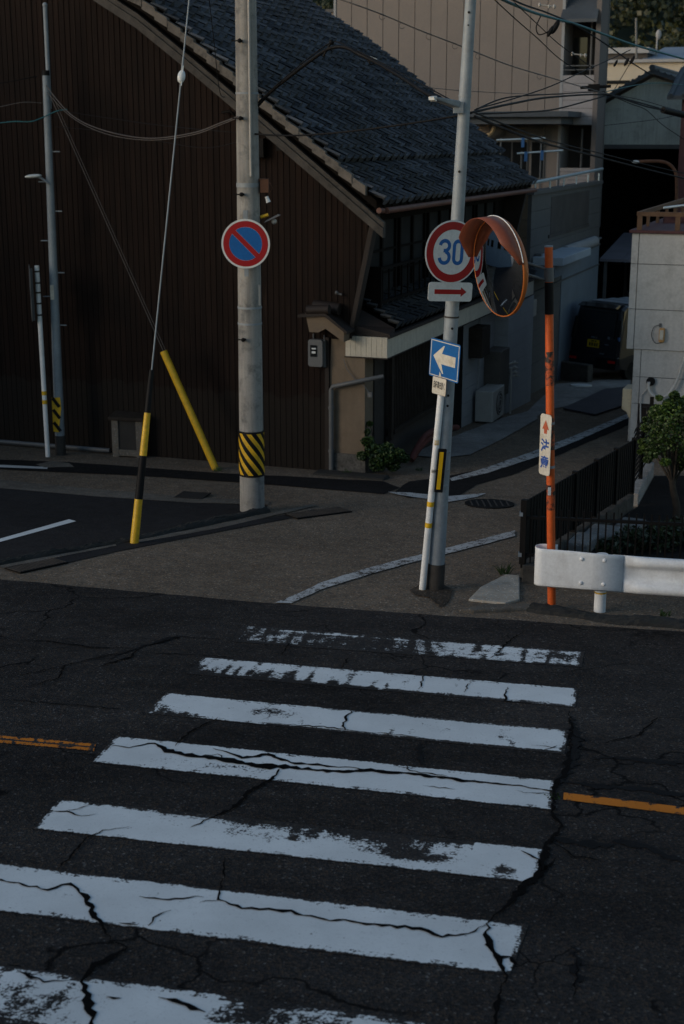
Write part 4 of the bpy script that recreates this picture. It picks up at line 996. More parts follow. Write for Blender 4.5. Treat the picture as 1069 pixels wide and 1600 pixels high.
# 30 km/h sign and arrow plate
X, Y, N_ = face_axes(rad(27), rad(-3.5))
c = pt(706.5, 394, PYR - .14)
t = thing('speed_limit_sign', c, 'round white sign reading 30 in blue with a red ring', 'road sign')
mb = MB(); disc(mb, c, X, Y, N_, .294, .004); mb.build('plate', M['sign_white'], t)
mb = MB(); disc(mb, c + N_ * .004, X, Y, N_, .280, .0015, 56, .208); mb.build('red_ring', M['sign_red'], t)
mb = MB(); o = c + N_ * .004; hh = .120; wd = .034
x3 = -.085; r3 = .046
P3 = [o + X * x3 + Y * (hh - wd / 2 - r3) + (X * math.cos(q) + Y * math.sin(q)) * r3 for q in np.linspace(rad(190), rad(-80), 20)]
P3[:0] = [] ; rt = (hh - wd / 2); rb = .052
up3 = [o + X * x3 + Y * (rt - .046) + X * .050 * math.cos(q) + Y * .046 * math.sin(q) for q in np.linspace(rad(175), rad(-85), 18)]
dn3 = [o + X * x3 + Y * (-rt + .053) + X * .053 * math.cos(q) + Y * .053 * math.sin(q) for q in np.linspace(rad(80), rad(-175), 18)]
mb.ribbon(up3, wd, N_, .0015); mb.ribbon(dn3, wd, N_, .0018); mb.ribbon([o + X * (x3 - .012) + Y * .012, o + X * (x3 + .03) + Y * .012], wd, N_, .0012)
x0 = .062; w0 = .043
st = [o + X * x0 + Y * (rt - w0) + (X * math.cos(q) + Y * math.sin(q)) * w0 for q in np.linspace(0, math.pi, 14)] + [o + X * x0 + Y * (-rt + w0) + (X * math.cos(q) + Y * math.sin(q)) * w0 for q in np.linspace(math.pi, 2 * math.pi, 14)]
mb.ribbon(st + [st[0], st[1]], wd, N_, .0015); mb.build('numeral', M['sign_blue'], t)
mb = MB(); clamp_bracket(mb, c, N_, X, .12, .12); clamp_bracket(mb, c, N_, X, .12, -.12); mb.build('bracket', M['steel'], t)
c = pt(703.5, 456, PYR - .14); t = thing('arrow_plate', c, 'white plate with a red right-pointing arrow below the 30 sign', 'road sign')
mb = MB(); mb.extr(rrect(c, X, Y, .485, .178, .03), N_ * .004); mb.build('plate', M['sign_white'], t)
mb = MB(); o = c + N_ * .004
mb.extr([o + X * a_ + Y * b_ for a_, b_ in ((-.175, -.022), (.115, -.022), (.115, -.045), (.178, .0), (.115, .045), (.115, .022), (-.175, .022))], N_ * .0015); mb.build('arrow', M['sign_red'], t)
mb = MB(); clamp_bracket(mb, c, N_, X, .12, 0); mb.build('bracket', M['steel'], t)
# white post in front with the one-way sign
wb = G(660, 921); wt = pt(697, 536, wb.y - .02); wa = (wt - wb).normalized()
def wp(py): return wb + wa * ((pt(680, py, wb.y).z - wb.z) / wa.z)
WP = thing('sign_post', wb, 'slim white post with yellow bands leaning beside the steel pole', 'sign post', 'sign posts')
mb = MB(); mb.tube([wb - wa * .1, wp(620), wt], [.034, .033, .032], 18); mb.build('post', M['post_white'], WP)
for py in (787, 820):
    mb = MB(); c = wp(py); mb.tube([c - wa * .025, c + wa * .025], .0355, 18); mb.build('yellow_band', M['yellow'], WP)
for py, h, k in ((690, .055, 'cream_white'), (735, .035, 'leaf_dark')):
    mb = MB(); c = wp(py); ph0 = -math.pi / 2 + .05
    st = []
    for i in range(9):
        ph = ph0 + (i / 8 - .5) * 1.7; st += [c + Vector((math.cos(ph), math.sin(ph), 0)) * .0352 - wa * h / 2, c + Vector((math.cos(ph), math.sin(ph), 0)) * .0352 + wa * h / 2]
    mb.add(st, [(2 * i, 2 * i + 2, 2 * i + 3, 2 * i + 1) for i in range(8)], True)
    sk = mb.build('sticker', M['cream_white'] if k == 'cream_white' else M['ac_white'], WP)
    mb = MB()
    for zz in ((-.02, -.004, .012) if k == 'cream_white' else (0,)): mb.tube([c + Vector((-.015, -.033, zz)), c + Vector((.018, -.031, zz))], .004, 5)
    mb.build('faded_print', M['yellow'] if k == 'cream_white' else M['leaf_dark'], sk)
X, Y, N_ = face_axes(rad(-52), rad(-4))
c = pt(695, 563, wb.y - .10); t = thing('one_way_sign', c, 'square blue one-way sign with a white left arrow and a bent lower edge', 'road sign')
S_ = .19
mb = MB(); mb.extr(rrect(c, X, Y, .42, .37, .02), N_ * .004); mb.build('plate', M['plate_blue'], t)
mb = MB(); o = c + N_ * .004
for a_, b_, w2, h2 in ((0, .168, .40, .008), (0, -.168, .40, .008), (-.196, 0, .008, .336), (.196, 0, .008, .336)): mb.box(o + X * a_ + Y * b_ + N_ * .0007, w2, .0015, h2, X, N_, Y)
mb.extr([o + X * a_ + Y * b_ for a_, b_ in ((-.16, .02), (-.02, .135), (-.005, .135), (-.04, .055), (.155, .055), (.155, -.045), (-.04, -.045), (-.005, -.135), (-.02, -.135))][::-1], N_ * .0016); mb.build('arrow', M['cream_white'], t)
mb = MB(); mb.extr([o + X * a_ + Y * b_ + N_ * .0018 for a_, b_ in ((-.055, -.12), (-.04, -.135), (-.02, -.185), (-.06, -.185))], N_ * .001); mb.build('peeled_edge', M['cream_white'], t)
mb = MB(); mb.box(c - N_ * .05, .04, .09, .03, X, N_); mb.build('bracket', M['steel'], t)
c = pt(686.5, 603.5, wb.y - .09); X, Y, N_ = face_axes(rad(-50), rad(-4))
t = thing('exception_plate', c, 'small worn white plate with black characters below the one-way sign', 'sign plate')
mb = MB(); mb.extr(rrect(c, X, Y, .185, .165, .012), N_ * .003); mb.build('plate', M['cream_white'], t)
mb = text_mb('自転車を除く', c + N_ * .003 + Y * .01, X, Y, N_, .075, .0012, .025, .36)
mb.build('lettering', M['ink'], t)
mb = MB(); mb.extr(rrect(c - N_ * .001, X, Y, .190, .170, .014), N_ * .002); mb.build('rusty_edge', M['rust'], t)
# black and yellow reflector plate strapped to the steel pole
c = pt(688, 735, PYR - .13); X, Y, N_ = face_axes(rad(6), rad(-4.5))
t = thing('reflector_plate', c, 'upright black plate with a yellow reflective strip tied to the steel pole', 'reflector')
mb = MB(); mb.extr(rrect(c, X, Y, .082, .435, .006), N_ * .02); mb.build('backing', M['black'], t)
mb = MB(); mb.box(c + N_ * .0215 - X * .006, .038, .003, .375, X, N_, Y); mb.build('yellow_strip', M['yellow_reflect'], t)
for z in (.18, .0, -.16):
    mb = MB(); mb.tube([c + Y * z + X * .03 + N_ * .012, c + Y * z + X * .09 - N_ * .05, c + Y * z + X * .10 - N_ * .09], .006, 6); mb.build('wire_tie', M['steel'], t)

# ------------------------------------------------------------------ traffic mirror on its orange pole
ob = G(862, 950); OY = ob.y; ot = pt(857.5, 386, OY); oa = (ot - ob).normalized()
def op(py): return ob + oa * ((pt(860, py, OY).z - ob.z) / oa.z)
MP = thing('mirror_pole', ob, 'bright orange pole with worn black bands holding the traffic mirror', 'mirror pole')
mb = MB(); mb.tube([ob - oa * .2, op(700), ot], [.040, .039, .037], 22); mb.build('pole', M['orange'], MP)
mb = MB(); mb.tube([ot, ot + oa * .012], .0385, 22); mb.build('cap', M['steel'], MP)
for a_, b_, k in ((491, 441, 'black'), (602, 549, 'tape'), (702, 652, 'tape'), (796, 757, 'tape')):
    mb = MB(); mb.tube([op(a_), op(b_)], .0405, 22); mb.build('worn_band', M['black'] if k == 'black' else M['tape'], MP)
mb = MB(); mb.tube([op(440), op(418)], .044, 20); mb.box(op(429) + Vector((.0, .03, 0)), .07, .06, .09); mb.build('clamp', M['meter'], MP)
mb = MB(); c = op(766) + Vector((-.018, -.042, 0)); mb.box(c, .028, .006, .075); mb.build('label_plate', M['sign_white'], MP)
a1 = rad(-66); Nm = Vector((math.sin(a1), -math.cos(a1), -.10)).normalized(); Xm = Vector((math.cos(a1), math.sin(a1), 0)); Ym = Nm.cross(Xm); Ym = Ym if Ym.z > 0 else -Ym
mc = pt(779, 418, OY - .22)
RM = .435
MR = thing('traffic_mirror', mc, 'round orange-rimmed convex traffic mirror with a hood', 'traffic mirror')
mb = MB(); RC = 1.3; nr, na = 14, 48; vs = []; fs = []
for j in range(nr + 1):
    r = (RM - .01) * j / nr; h = math.sqrt(RC * RC - r * r) - math.sqrt(RC * RC - RM * RM)
    for i in range(na):
        q = 2 * math.pi * i / na; vs.append(mc + Xm * r * math.cos(q) + Ym * r * math.sin(q) + Nm * (h + .005))
for j in range(nr):
    for i in range(na): fs.append((j * na + i, (j + 1) * na + i, (j + 1) * na + (i + 1) % na, j * na + (i + 1) % na))
mb.add(vs, fs, True); mb.build('mirror_face', M['mirror'], MR)
mb = MB(); vs = []; prof_ = [(RM - .006, .004), (RM - .003, .008), (RM + .003, .007), (RM + .006, .0), (RM + .004, -.03), (RM - .05, -.075), (.2, -.10), (.0, -.105)]
for (r, h) in prof_:
    for i in range(na): vs.append(mc + Xm * r * math.cos(2 * math.pi * i / na) + Ym * r * math.sin(2 * math.pi * i / na) + Nm * h)
mb.add(vs, [(j * na + i, (j + 1) * na + i, (j + 1) * na + (i + 1) % na, j * na + (i + 1) % na) for j in range(len(prof_) - 1) for i in range(na)], True)
mb.build('rim', M['orange_rim'], MR)
mb = MB(); vs = []; n = 30
for i in range(n + 1):
    q = rad(8) + rad(164) * i / n; dpt = .05 + .13 * min(1, math.sin(math.pi * i / n) * 2.0)
    for rr2, hh2 in ((RM + .012, .0), (RM + .014, dpt), (RM + .020, dpt), (RM + .018, .0)):
        vs.append(mc + Xm * rr2 * math.cos(q) + Ym * rr2 * math.sin(q) + Nm * hh2)
mb.add(vs, [(4 * i + k, 4 * i + (k + 1) % 4, 4 * i + 4 + (k + 1) % 4, 4 * i + 4 + k) for i in range(n) for k in range(4)] + [(0, 1, 2, 3), (4 * n, 4 * n + 1, 4 * n + 2, 4 * n + 3)], True)
hood = mb.build('hood', M['orange_hood'], MR)
mb = MB(); mb.tube([mc + (Xm * math.cos(q) + Ym * math.sin(q)) * (RM + .020) + Nm * .012 for q in np.linspace(rad(10), rad(150), 30)], .005, 6); mb.build('hood_edge', M['post_white'], hood)
mb = MB()
for z in (.05, -.05): mb.tube([mc - Nm * .10 + UP * z, mc - Nm * .17 + UP * z, op(429) + UP * z + Vector((-.03, 0, 0))], .012, 8)
mb.build('arm', M['meter'], MR)
X, Y, N_ = face_axes(rad(-58), rad(0))
c = pt(852.3, 695, OY - .06); t = thing('caution_sign', c, 'narrow upright aged white plate with a red up arrow and two blue characters', 'sign plate')
mb = MB(); mb.extr(rrect(c, X, Y, .155, .575, .03), N_ * .004); mb.build('plate', M['cream_white'], t)
mb = MB(); o = c + N_ * .004; mb.extr([o + X * a_ + Y * b_ for a_, b_ in ((0, .235), (.048, .145), (.022, .148), (.02, .105), (-.02, .105), (-.022, .148), (-.048, .145))][::-1], N_ * .0015); mb.build('arrow', M['faded_red'], t)
mb = text_mb('注', o - Y * .005, X, Y, N_, .125, .0015, .03, .95); mb.build('character', M['ink_blue'], t)
mb = text_mb('意', o - Y * .165, X, Y, N_, .125, .0015, .03, .95); mb.build('character', M['ink_blue'], t)
mb = MB()
for py in (661, 729): mb.tube([op(py) - oa * .012, op(py) + oa * .012], .0425, 18)
mb.build('clamp', M['steel'], t)

# ------------------------------------------------------------------ guardrail
gp = G(927, 953) + RN * .0; g0 = gp - RN * .14
GR = thing('guardrail', gp, 'white steel guardrail with a curled end on one short post, at the road edge', 'guardrail')
zt_, zb_ = pt(960, 863, g0.y).z - gz(g0.x, g0.y), pt(960, 921, g0.y).z - gz(g0.x, g0.y)
def rail_pt(u, dpth, z):
    p = g0 + RD * u; return Vector((p.x, p.y, gz(p.x, p.y) + z)) - RN * dpth
Hr = zt_ - zb_
prof_ = [(0, 0.0), (.055, .012), (.045, .055), (.02, .06), (.20, .30), (.25, .36), (.25, .46), (.21, .52), (.02, .30)]
wv = [(0, .035), (.03, .062), (.08, .08), (.15, .086), (.22, .08), (.27, .06), (.32, .02), (.36, .004), (.42, .0), (.56, .0), (.63, .004), (.67, .02), (.72, .06), (.77, .08), (.84, .086), (.91, .08), (.97, .062), (1., .035)]
u0, u1 = .16, 4.5
mb = MB(); vs = []; nU = 40
for i in range(nU + 1):
    u = u0 + (u1 - u0) * i / nU
    k = min(1, max(0, (u - .27) / .14)); k = k * k * (3 - 2 * k)
    for f, dd in wv: vs.append(rail_pt(u, .010 + dd * k + .028 * (1 - k), zb_ + Hr * (1 - f)))
m_ = len(wv); mb.add(vs, [(i * m_ + j, i * m_ + j + 1, (i + 1) * m_ + j + 1, (i + 1) * m_ + j) for i in range(nU) for j in range(m_ - 1)], True)
o_ = mb.build('rail', M['rail_white'], GR); sol = o_.modifiers.new('thickness', 'SOLIDIFY'); sol.thickness = .004
uL = -.56
mb = MB(); pth = [(u0 + .10, .056), (u0 - .2, .054), (-.2, .049), (uL + .08, .04)] + [(uL + .08 - .085 * math.sin(q), .04 - .085 + .085 * math.cos(q)) for q in np.linspace(.2, math.pi, 12)] + [(uL + .2, -.135)]
vs = []
for i, (u, dd) in enumerate(pth):
    kk = min(1, max(0, (-u + .1) / .35)); zt2 = zt_ + .012 * kk; zb2 = zb_ + .004
    rd_ = .03
    for f in (0, .04, .12, .5, .88, .96, 1.): 
        e = 0 if 0 < f < 1 else .008
        vs.append(rail_pt(u, dd - e, zb2 + (zt2 - zb2) * (1 - f)))
mb.add(vs, [(i * 7 + j, i * 7 + j + 1, (i + 1) * 7 + j + 1, (i + 1) * 7 + j) for i in range(len(pth) - 1) for j in range(6)], True)
o_ = mb.build('end_terminal', M['rail_white'], GR); sol = o_.modifiers.new('thickness', 'SOLIDIFY'); sol.thickness = .005
for u in (-.12, .09):
    for f in (.20, .84):
        mb = MB(); c = rail_pt(u, .055, zb_ + Hr * f); mb.ball(c, .018, RD * .020, RN * .012, UP * .020, 10, 6); mb.build('bolt', M['rail_white'], GR)
def gpost(u):
    p = rail_pt(u, -.13, 0); mb = MB(); mb.tube([p - UP * .1, p + UP * (zt_ - .05)], .056, 20); po = mb.build('post', M['rail_white'], GR)
    mb = MB(); mb.box(rail_pt(u, -.05, zb_ + Hr * .5), .08, .12, .12, RD, RN); mb.build('spacer', M['rail_white'], po)
    mb = MB(); mb.tube([p + UP * .17, p + UP * .185], .0572, 20); mb.build('yellow_mark', M['yellow'], po)
gpost(.06); gpost(2.06); gpost(4.06)

# ------------------------------------------------------------------ garden fences on the block wall
F0 = G(811, 909); F0 = Vector((1.86, 14.02, 0)); F1 = Vector((3.82, 18.2, 0)); F2 = Vector((4.55, 20.6, 0))
fd = (F1 - F0).normalized(); fn = UP.cross(fd)
FE = Vector((F0.x + 5.5, F0.y - 5.5 * .155, 0)); fed = (FE - F0).normalized(); fen = UP.cross(fed)
t = thing('block_wall', Vector((F0.x, F0.y, gz(F0.x, F0.y))), 'low sooty concrete block wall carrying the black fences', 'wall')
mb = MB()
for a_, b_, dd, nn in ((F0, FE, fed, fen), (F0, F1, fd, fn)):
    n = int((b_ - a_).length / .40)
    for i in range(n):
        p = a_ + dd * (i * .40 + (.0 if dd is fed else .12)); c = p + dd * .197
        mb.box((c.x, c.y, gz(c.x, c.y) + .06), .394, .12, .26, dd, nn)
mb.build('blocks', M['block'], t, bevel=.006)
zf = lambda p: gz(p.x, p.y) + .19
FA = thing('slat_fence', Vector((F0.x, F0.y, zf(F0))), 'black solid panelled garden fence running up the alley beside the pale house', 'fence', 'black garden fences')
hA = pt(810, 788, F0.y).z - zf(F0); hB = pt(1000, 690, F1.y).z - zf(F1)
for i in range(5):
    a_ = F0.lerp(F1, i / 5); b_ = F0.lerp(F1, (i + 1) / 5)
    mb = MB()
    za, zb2 = zf(a_) + .03, zf(b_) + .03; ha, hb2 = hA + (hB - hA) * i / 5, hA + (hB - hA) * (i + 1) / 5
    a0_, a1_ = a_ + UP * za, a_ + UP * (za + ha); b0_, b1_ = b_ + UP * zb2, b_ + UP * (zb2 + hb2); o1 = fn * .006
    mb.hexa([a0_ + o1, b0_ + o1, b0_ - o1, a0_ - o1, a1_ + o1, b1_ + o1, b1_ - o1, a1_ - o1])
    for k in range(1, 9):
        f = k / 9; p0_, p1_ = a0_.lerp(b0_, f), a1_.lerp(b1_, f); o2 = fd * .012; o3 = fn * .012
        mb.hexa([p0_ - o2 - o3, p0_ + o2 - o3, p0_ + o2 + o3, p0_ - o2 + o3, p1_ - o2 - o3, p1_ + o2 - o3, p1_ + o2 + o3, p1_ - o2 + o3])
    mb.build('slat_panel', M['black_metal'], FA)
for i in range(6):
    a_ = F0.lerp(F1, i / 5); h_ = hA + (hB - hA) * i / 5 + .05; mb = MB(); mb.box(a_ + UP * (zf(a_) + h_ / 2), .06, .06, h_, fd, fn); mb.build('post', M['black_metal'], FA)
for z in (.10, hA - .10):
    mb = MB(); mb.box(F0 + UP * (zf(F0) + z) - fed * .03, .035, .07, .04, fed, fen); mb.build('corner_bracket', M['steel'], FA)
FB = thing('picket_fence', Vector((F0.x, F0.y, zf(F0))), 'low black picket fence behind the guardrail', 'fence', 'black garden fences')
hP = pt(830, 805, F0.y).z - zf(F0)
mb = MB(); n = int((FE - F0).length / .075)
for i in range(1, n):
    p = F0 + fed * i * .075 ; mb.box(p + UP * (zf(p) + .04 + hP / 2), .016, .016, hP + .06, fed, fen)
mb.build('pickets', M['black_metal'], FB)
mb = MB()
for z in (.10, hP - .02):
    mb.hexa([F0 + UP * (zf(F0) + z - .015) - fen * .02, FE + UP * (zf(FE) + z - .015) - fen * .02, FE + UP * (zf(FE) + z - .015) + fen * .02, F0 + UP * (zf(F0) + z - .015) + fen * .02,
             F0 + UP * (zf(F0) + z + .015) - fen * .02, FE + UP * (zf(FE) + z + .015) - fen * .02, FE + UP * (zf(FE) + z + .015) + fen * .02, F0 + UP * (zf(F0) + z + .015) + fen * .02])
mb.build('rails', M['black_metal'], FB)
for i in range(4):
    p = F0 + fed * i * 1.8; mb = MB(); mb.box(p + UP * (zf(p) + hP / 2), .045, .045, hP + .08, fed, fen); mb.build('post', M['black_metal'], FB)
# second stretch of fence along the house and its pale base
f2 = (F2 - F1).normalized(); f2n = UP.cross(f2)
FC = thing('slat_fence', Vector((F1.x, F1.y, zf(F1))), 'short black fence stretch between the garden tree and the pale house', 'fence', 'black garden fences')
for i in range(2):
    a_ = F1.lerp(F2, i / 2); b_ = F1.lerp(F2, (i + 1) / 2); mb = MB()
    for k in range(12):
        z = k * .066; mb.hexa([a_ + UP * (zf(a_) + z + .08) + f2n * .014, b_ + UP * (zf(b_) + z + .08) + f2n * .014, b_ + UP * (zf(b_) + z + .08) + f2n * .006, a_ + UP * (zf(a_) + z + .08) + f2n * .006,
                               a_ + UP * (zf(a_) + z + .15) - f2n * .006, b_ + UP * (zf(b_) + z + .15) - f2n * .006, b_ + UP * (zf(b_) + z + .15) - f2n * .014, a_ + UP * (zf(a_) + z + .15) - f2n * .014])
    mb.build('slat_panel', M['black_metal'], FC)
for i in range(1, 3): p = F1.lerp(F2, i / 2); mb = MB(); mb.box(p + UP * (zf(p) + .5), .055, .055, 1.04, f2, f2n); mb.build('post', M['black_metal'], FC)
mb = MB()
for i in range(3): 
    c = F1 + f2 * (.55 + i * .82) ; mb.box((c.x, c.y, gz(c.x, c.y) + .05), .80, .16, .3, f2, f2n)
tag(mb.build('wall_base', M['apron'], at=F1, bevel=.01), 'pale low concrete kerb under the far black fence stretch', 'kerb')
sheet('garden_soil', [(F0.x + .1, F0.y - .05), (FE.x, FE.y), (FE.x + 1, FE.y + 8), (F2.x + .1, F2.y), (F1.x + .1, F1.y)], M['patch'], .02)
mb = MB()
for (px, py, w_, d_) in ((905, 862, .5, .3), (940, 850, .55, .35), (985, 836, .4, .3)):
    c = G(px, py); mb.box((c.x, c.y, c.z + .09), w_, d_, .16, fd, fn)
tag(mb.build('stepping_stones', M['apron'], at=G(905, 862), bevel=.03), 'pale stepping stones seen through the black pickets', 'stones')

# ------------------------------------------------------------------ pale panelled house on the right
HR = thing('panelled_house', L(3.7, 4.82, -.3), 'pale grey panelled house with a brown roof railing at the right edge', 'house')
T0 = 4.82
mb = MB(); mb.lbox(3.72, 11., T0 + .03, T0 + 7, -.9, 1.36); mb.lbox(3.56, 11., T0 + .01, T0 + 7, 1.36, 3.28); mb.build('core', M['joint'], HR)
mb = MB()
zu = [1.355, 1.78, 2.32, 2.86, 3.285]
zu = [1.355, LT(1040, 500, T0)[1] - .0, LT(1040, 410, T0)[1], 3.285]
zu = [1.355, 2.03, 2.78, 3.285]
for i in range(3):
    for a_, b_ in ((3.545, 3.655), (3.667, 4.62), (4.632, 6.4), (6.412, 8.2), (8.212, 11)):
        mb.lbox(a_, b_, T0 - .03, T0 + .012, zu[i] + .006, zu[i + 1] - .006)
for a_, b_ in ((3.67, 3.785), (3.797, 4.62), (4.632, 6.4), (6.412, 11)):
    for z0, z1 in ((-.9, .42), (.432, .88), (.892, 1.35)):
        if z0 < 0 and a_ > 3.79 and a_ < 6.4: continue
        mb.lbox(a_, b_, T0 - .0, T0 + .034, z0, z1)
mb.lbox(3.797, 6.4, T0 - .0, T0 + .034, .60 - .18, .425)
mb.build('panels', M['panel_white'], HR)
mb = MB()                                        # left side wall
for i in range(3): mb.lbox(3.545, 3.562, T0 + .02, T0 + 7, zu[i] + .006, zu[i + 1] - .006)
mb.lbox(3.68, 3.722, T0 + .04, T0 + 7, -.9, 1.34); mb.build('side_panels', M['panel_white'], HR)
mb = MB(); mb.lbox(3.50, 11.1, T0 - .08, T0 + 7, 3.285, 3.335); mb.build('coping', M['maroon'], HR, bevel=.006)
mb = MB(); mb.lbox(3.60, 11, T0 - .02, T0 + .05, 3.56, 3.63); mb.lbox(3.60, 3.66, T0 + .05, T0 + 6, 3.56, 3.63)
for i in range(9): mb.lbox(3.61 + i * .62, 3.69 + i * .62, T0 - .01, T0 + .04, 3.335, 3.56)
for i in range(5): mb.lbox(3.605, 3.655, T0 + 1 + i * 1.1, T0 + 1.07 + i * 1.1, 3.335, 3.56)
mb.build('roof_railing', M['rail_wood'], HR)
mb = MB(); mb.lbox(3.72, 11, T0 + 2.2, T0 + 2.3, 3.335, 3.50); mb.build('roof_kerb', M['maroon'], HR)
mb = MB(); mb.tube([L(3.8, T0 + 1.6, 3.62), L(6, T0 + .9, 3.95)], .022, 8); mb.tube([L(4.42, T0 + .5, 3.33), L(4.42, T0 + .5, 4.9)], .03, 8); mb.build('roof_pole', M['laundry'], HR)
# louvered opening behind the tree
lv = MB(); lv.lbox(3.80, 3.87, T0 - .03, T0 + .03, -.85, .42); lv.lbox(3.80, 6.4, T0 - .03, T0 + .03, .34, .43); lv.lbox(6.33, 6.4, T0 - .03, T0 + .03, -.85, .34)
fr = lv.build('louver_frame', M['brown_trim'], HR)
lv = MB()
for i in range(21): 
    z = .30 - i * .056; lv.hexa([L(3.87, T0 - .02, z - .045), L(6.33, T0 - .02, z - .045), L(6.33, T0 + .0, z - .045), L(3.87, T0 + .0, z - .045), L(3.87, T0 + .012, z), L(6.33, T0 + .012, z), L(6.33, T0 + .028, z), L(3.87, T0 + .028, z)])
lv.build('slats', M['shutter'], fr)
mb = MB(); a_ = LT(1034, 524, T0 - .1); mb.lbox(a_[0] - .045, a_[0] + .045, T0 - .13, T0 - .03, a_[1] - .12, a_[1] + .12); wl = mb.build('wall_light', M['tan_plastic'], HR, bevel=.02)
mb = MB(); mb.lbox(a_[0] - .03, a_[0] + .03, T0 - .145, T0 - .13, a_[1] - .07, a_[1] + .09); mb.build('light_cover', M['cream_white'], wl)
mb = MB(); q_ = [LT(*v, T0 - .06) for v in ((1030, 508), (1022, 511), (1018, 524), (1024, 536), (1034, 535))]; mb.tube(spline([L(a, T0 - .06, b) for a, b in q_]), .006, 6)
mb.lbox(a_[0] - .06, a_[0] - .02, T0 - .06, T0 - .03, a_[1] + .13, a_[1] + .19); mb.build('light_cable', M['meter'], wl)
mb = MB(); q_ = [LT(*v, T0 - .12) for v in ((1014, 597), (1013, 606), (1018, 616), (1030, 621), (1044, 616), (1056, 598), (1066, 570), (1076, 540), (1080, 500))]
mb.tube(spline([L(a, T0 - .12, b) for a, b in q_]), .026, 10); hs = mb.build('drain_hose', M['hose'], HR)
mb = MB(); c_ = LT(1017, 596, T0 - .05); disc(mb, L(c_[0], T0 - .03, c_[1]), RX, UP, -DY, .075, .05, 20); mb.build('wall_cap', M['black'], HR, bevel=.012)
mb = MB(); q_ = [LT(*v, T0 - .05) for v in ((1012, 606), (1006, 614), (1001, 624), (1001, 690))]; mb.tube(spline([L(a, T0 - .05, b) for a, b in q_]), .012, 8); mb.build('thin_pipe', M['hose'], HR)
mb = MB(); a_ = LT(984, 600, T0 + .1); b_ = LT(991, 648, T0 + .1)
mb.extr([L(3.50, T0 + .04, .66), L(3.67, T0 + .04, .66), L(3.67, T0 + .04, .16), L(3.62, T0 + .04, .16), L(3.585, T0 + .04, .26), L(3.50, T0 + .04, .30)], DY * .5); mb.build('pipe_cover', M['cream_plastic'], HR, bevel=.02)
mb = MB(); mb.tube([L(3.64, T0 + .12, .2), L(3.64, T0 + .12, -.8)], .02, 8); mb.build('pipe', M['hose'], HR)

# ------------------------------------------------------------------ leaves
def leaves(mb, tone, n, fn_, size, seed=0, flat=.6):
    rng = random.Random(seed)
    for i in range(n):
        c, tn = fn_(rng)
        a = Vector((rng.gauss(0, 1), rng.gauss(0, 1), rng.gauss(0, flat))).normalized(); b = a.cross(Vector((rng.gauss(0, 1), rng.gauss(0, 1), rng.gauss(0, 1)))).normalized()
        s_ = size * rng.uniform(.6, 1.35); k = b * s_ * .42
        mb.add([c - a * s_ * .5, c - a * s_ * .05 + k, c + a * s_ * .5, c - a * s_ * .05 - k], [(0, 1, 2, 3)])
        tone += [tn] * 4
def clumps(cl, rng):
    c, r = cl[rng.randrange(len(cl))]
    d = Vector((rng.gauss(0, 1), rng.gauss(0, 1), rng.gauss(0, 1))).normalized() * r * rng.random() ** .4
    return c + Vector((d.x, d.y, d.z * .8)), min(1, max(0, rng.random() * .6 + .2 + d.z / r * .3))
tc = pt(1046, 668, 16.6); rng = random.Random(4); cl = []
for (px, py, r) in ((1025, 690, .16), (1040, 655, .20), (1062, 645, .22), (1060, 685, .22), (1035, 672, .18), (1080, 660, .25), (1012, 695, .10), (1050, 705, .16), (1090, 690, .25), (1028, 645, .12), (1075, 715, .18), (1046, 633, .10), (1018, 708, .09), (1100, 640, .25), (1090, 715, .2), (1010, 668, .07), (1068, 630, .10), (1022, 640, .05), (1002, 690, .04), (1030, 622, .04), (1054, 618, .06), (1008, 655, .03), (1078, 625, .10), (1000, 706, .03), (1012, 718, .05), (1040, 722, .06), (1062, 728, .07)):
    cl.append((pt(px, py, 16.6 + rng.uniform(-.25, .25)), r))
tg = G(1056, 800); tg = Vector((tc.x + .12, 16.6, gz(tc.x, 16.6)))
t = thing('garden_tree', tg, 'small clipped green garden tree in front of the tan louvers', 'tree')
mb = MB(); mb.tube(spline([tg, tg + Vector((.03, 0, .3)), tg + Vector((-.04, .02, .62)), tc + Vector((.05, 0, -.1))], 5), [.055 - .0016 * i for i in range(16)], 9)
for (c, r) in cl[:9]: mb.tube(spline([tg + Vector((-.03, .02, .58)), (tg + Vector((-.03, .02, .58))).lerp(c, .6) + Vector((0, 0, .03)), c], 3), .014, 6)
mb.build('trunk', M['bark'], t)
mb = MB(); tone = []; leaves(mb, tone, 13000, lambda r: clumps(cl, r), .034, 2); mb.at['tone'] = tone; mb.build('crown', M['leaf'], t)
wc = G(592, 733); cl2 = []
for (px, py, r, y) in ((575, 690, .10, 20.55), (585, 705, .15, 20.5), (600, 715, .16, 20.5), (620, 712, .14, 20.55), (572, 675, .06, 20.6), (605, 700, .10, 20.6), (590, 725, .14, 20.45), (632, 716, .08, 20.6), (615, 728, .10, 20.5), (566, 712, .08, 20.5), (578, 662, .04, 20.6)):
    cl2.append((pt(px, py, y), r))
t = thing('weed_bush', wc, 'leafy green weed growing at the corner of the beige end wall', 'bush')
mb = MB()
for c, r in cl2: mb.tube(spline([wc + Vector((random.uniform(-.1, .1), .1, .0)), (wc.lerp(c, .6)), c], 3), .006, 5)
mb.build('stems', M['bark'], t)
mb = MB(); tone = []; leaves(mb, tone, 7000, lambda r: clumps(cl2, r), .042, 5); mb.at['tone'] = tone; mb.build('foliage', M['leaf_weed'], t)
cl3 = []
for (px, py, r) in ((985, 838, .22), (1030, 835, .25), (1065, 825, .25), (950, 850, .14), (1095, 830, .3)): 
    q = G(px, py + 25); cl3.append((Vector((q.x, q.y, q.z + .14)), r))
t = thing('low_shrub', cl3[1][0] - UP * .14, 'dark low shrub behind the black pickets', 'shrub')
mb = MB()
for c, r in cl3: mb.tube([c - UP * .2, c], .012, 5)
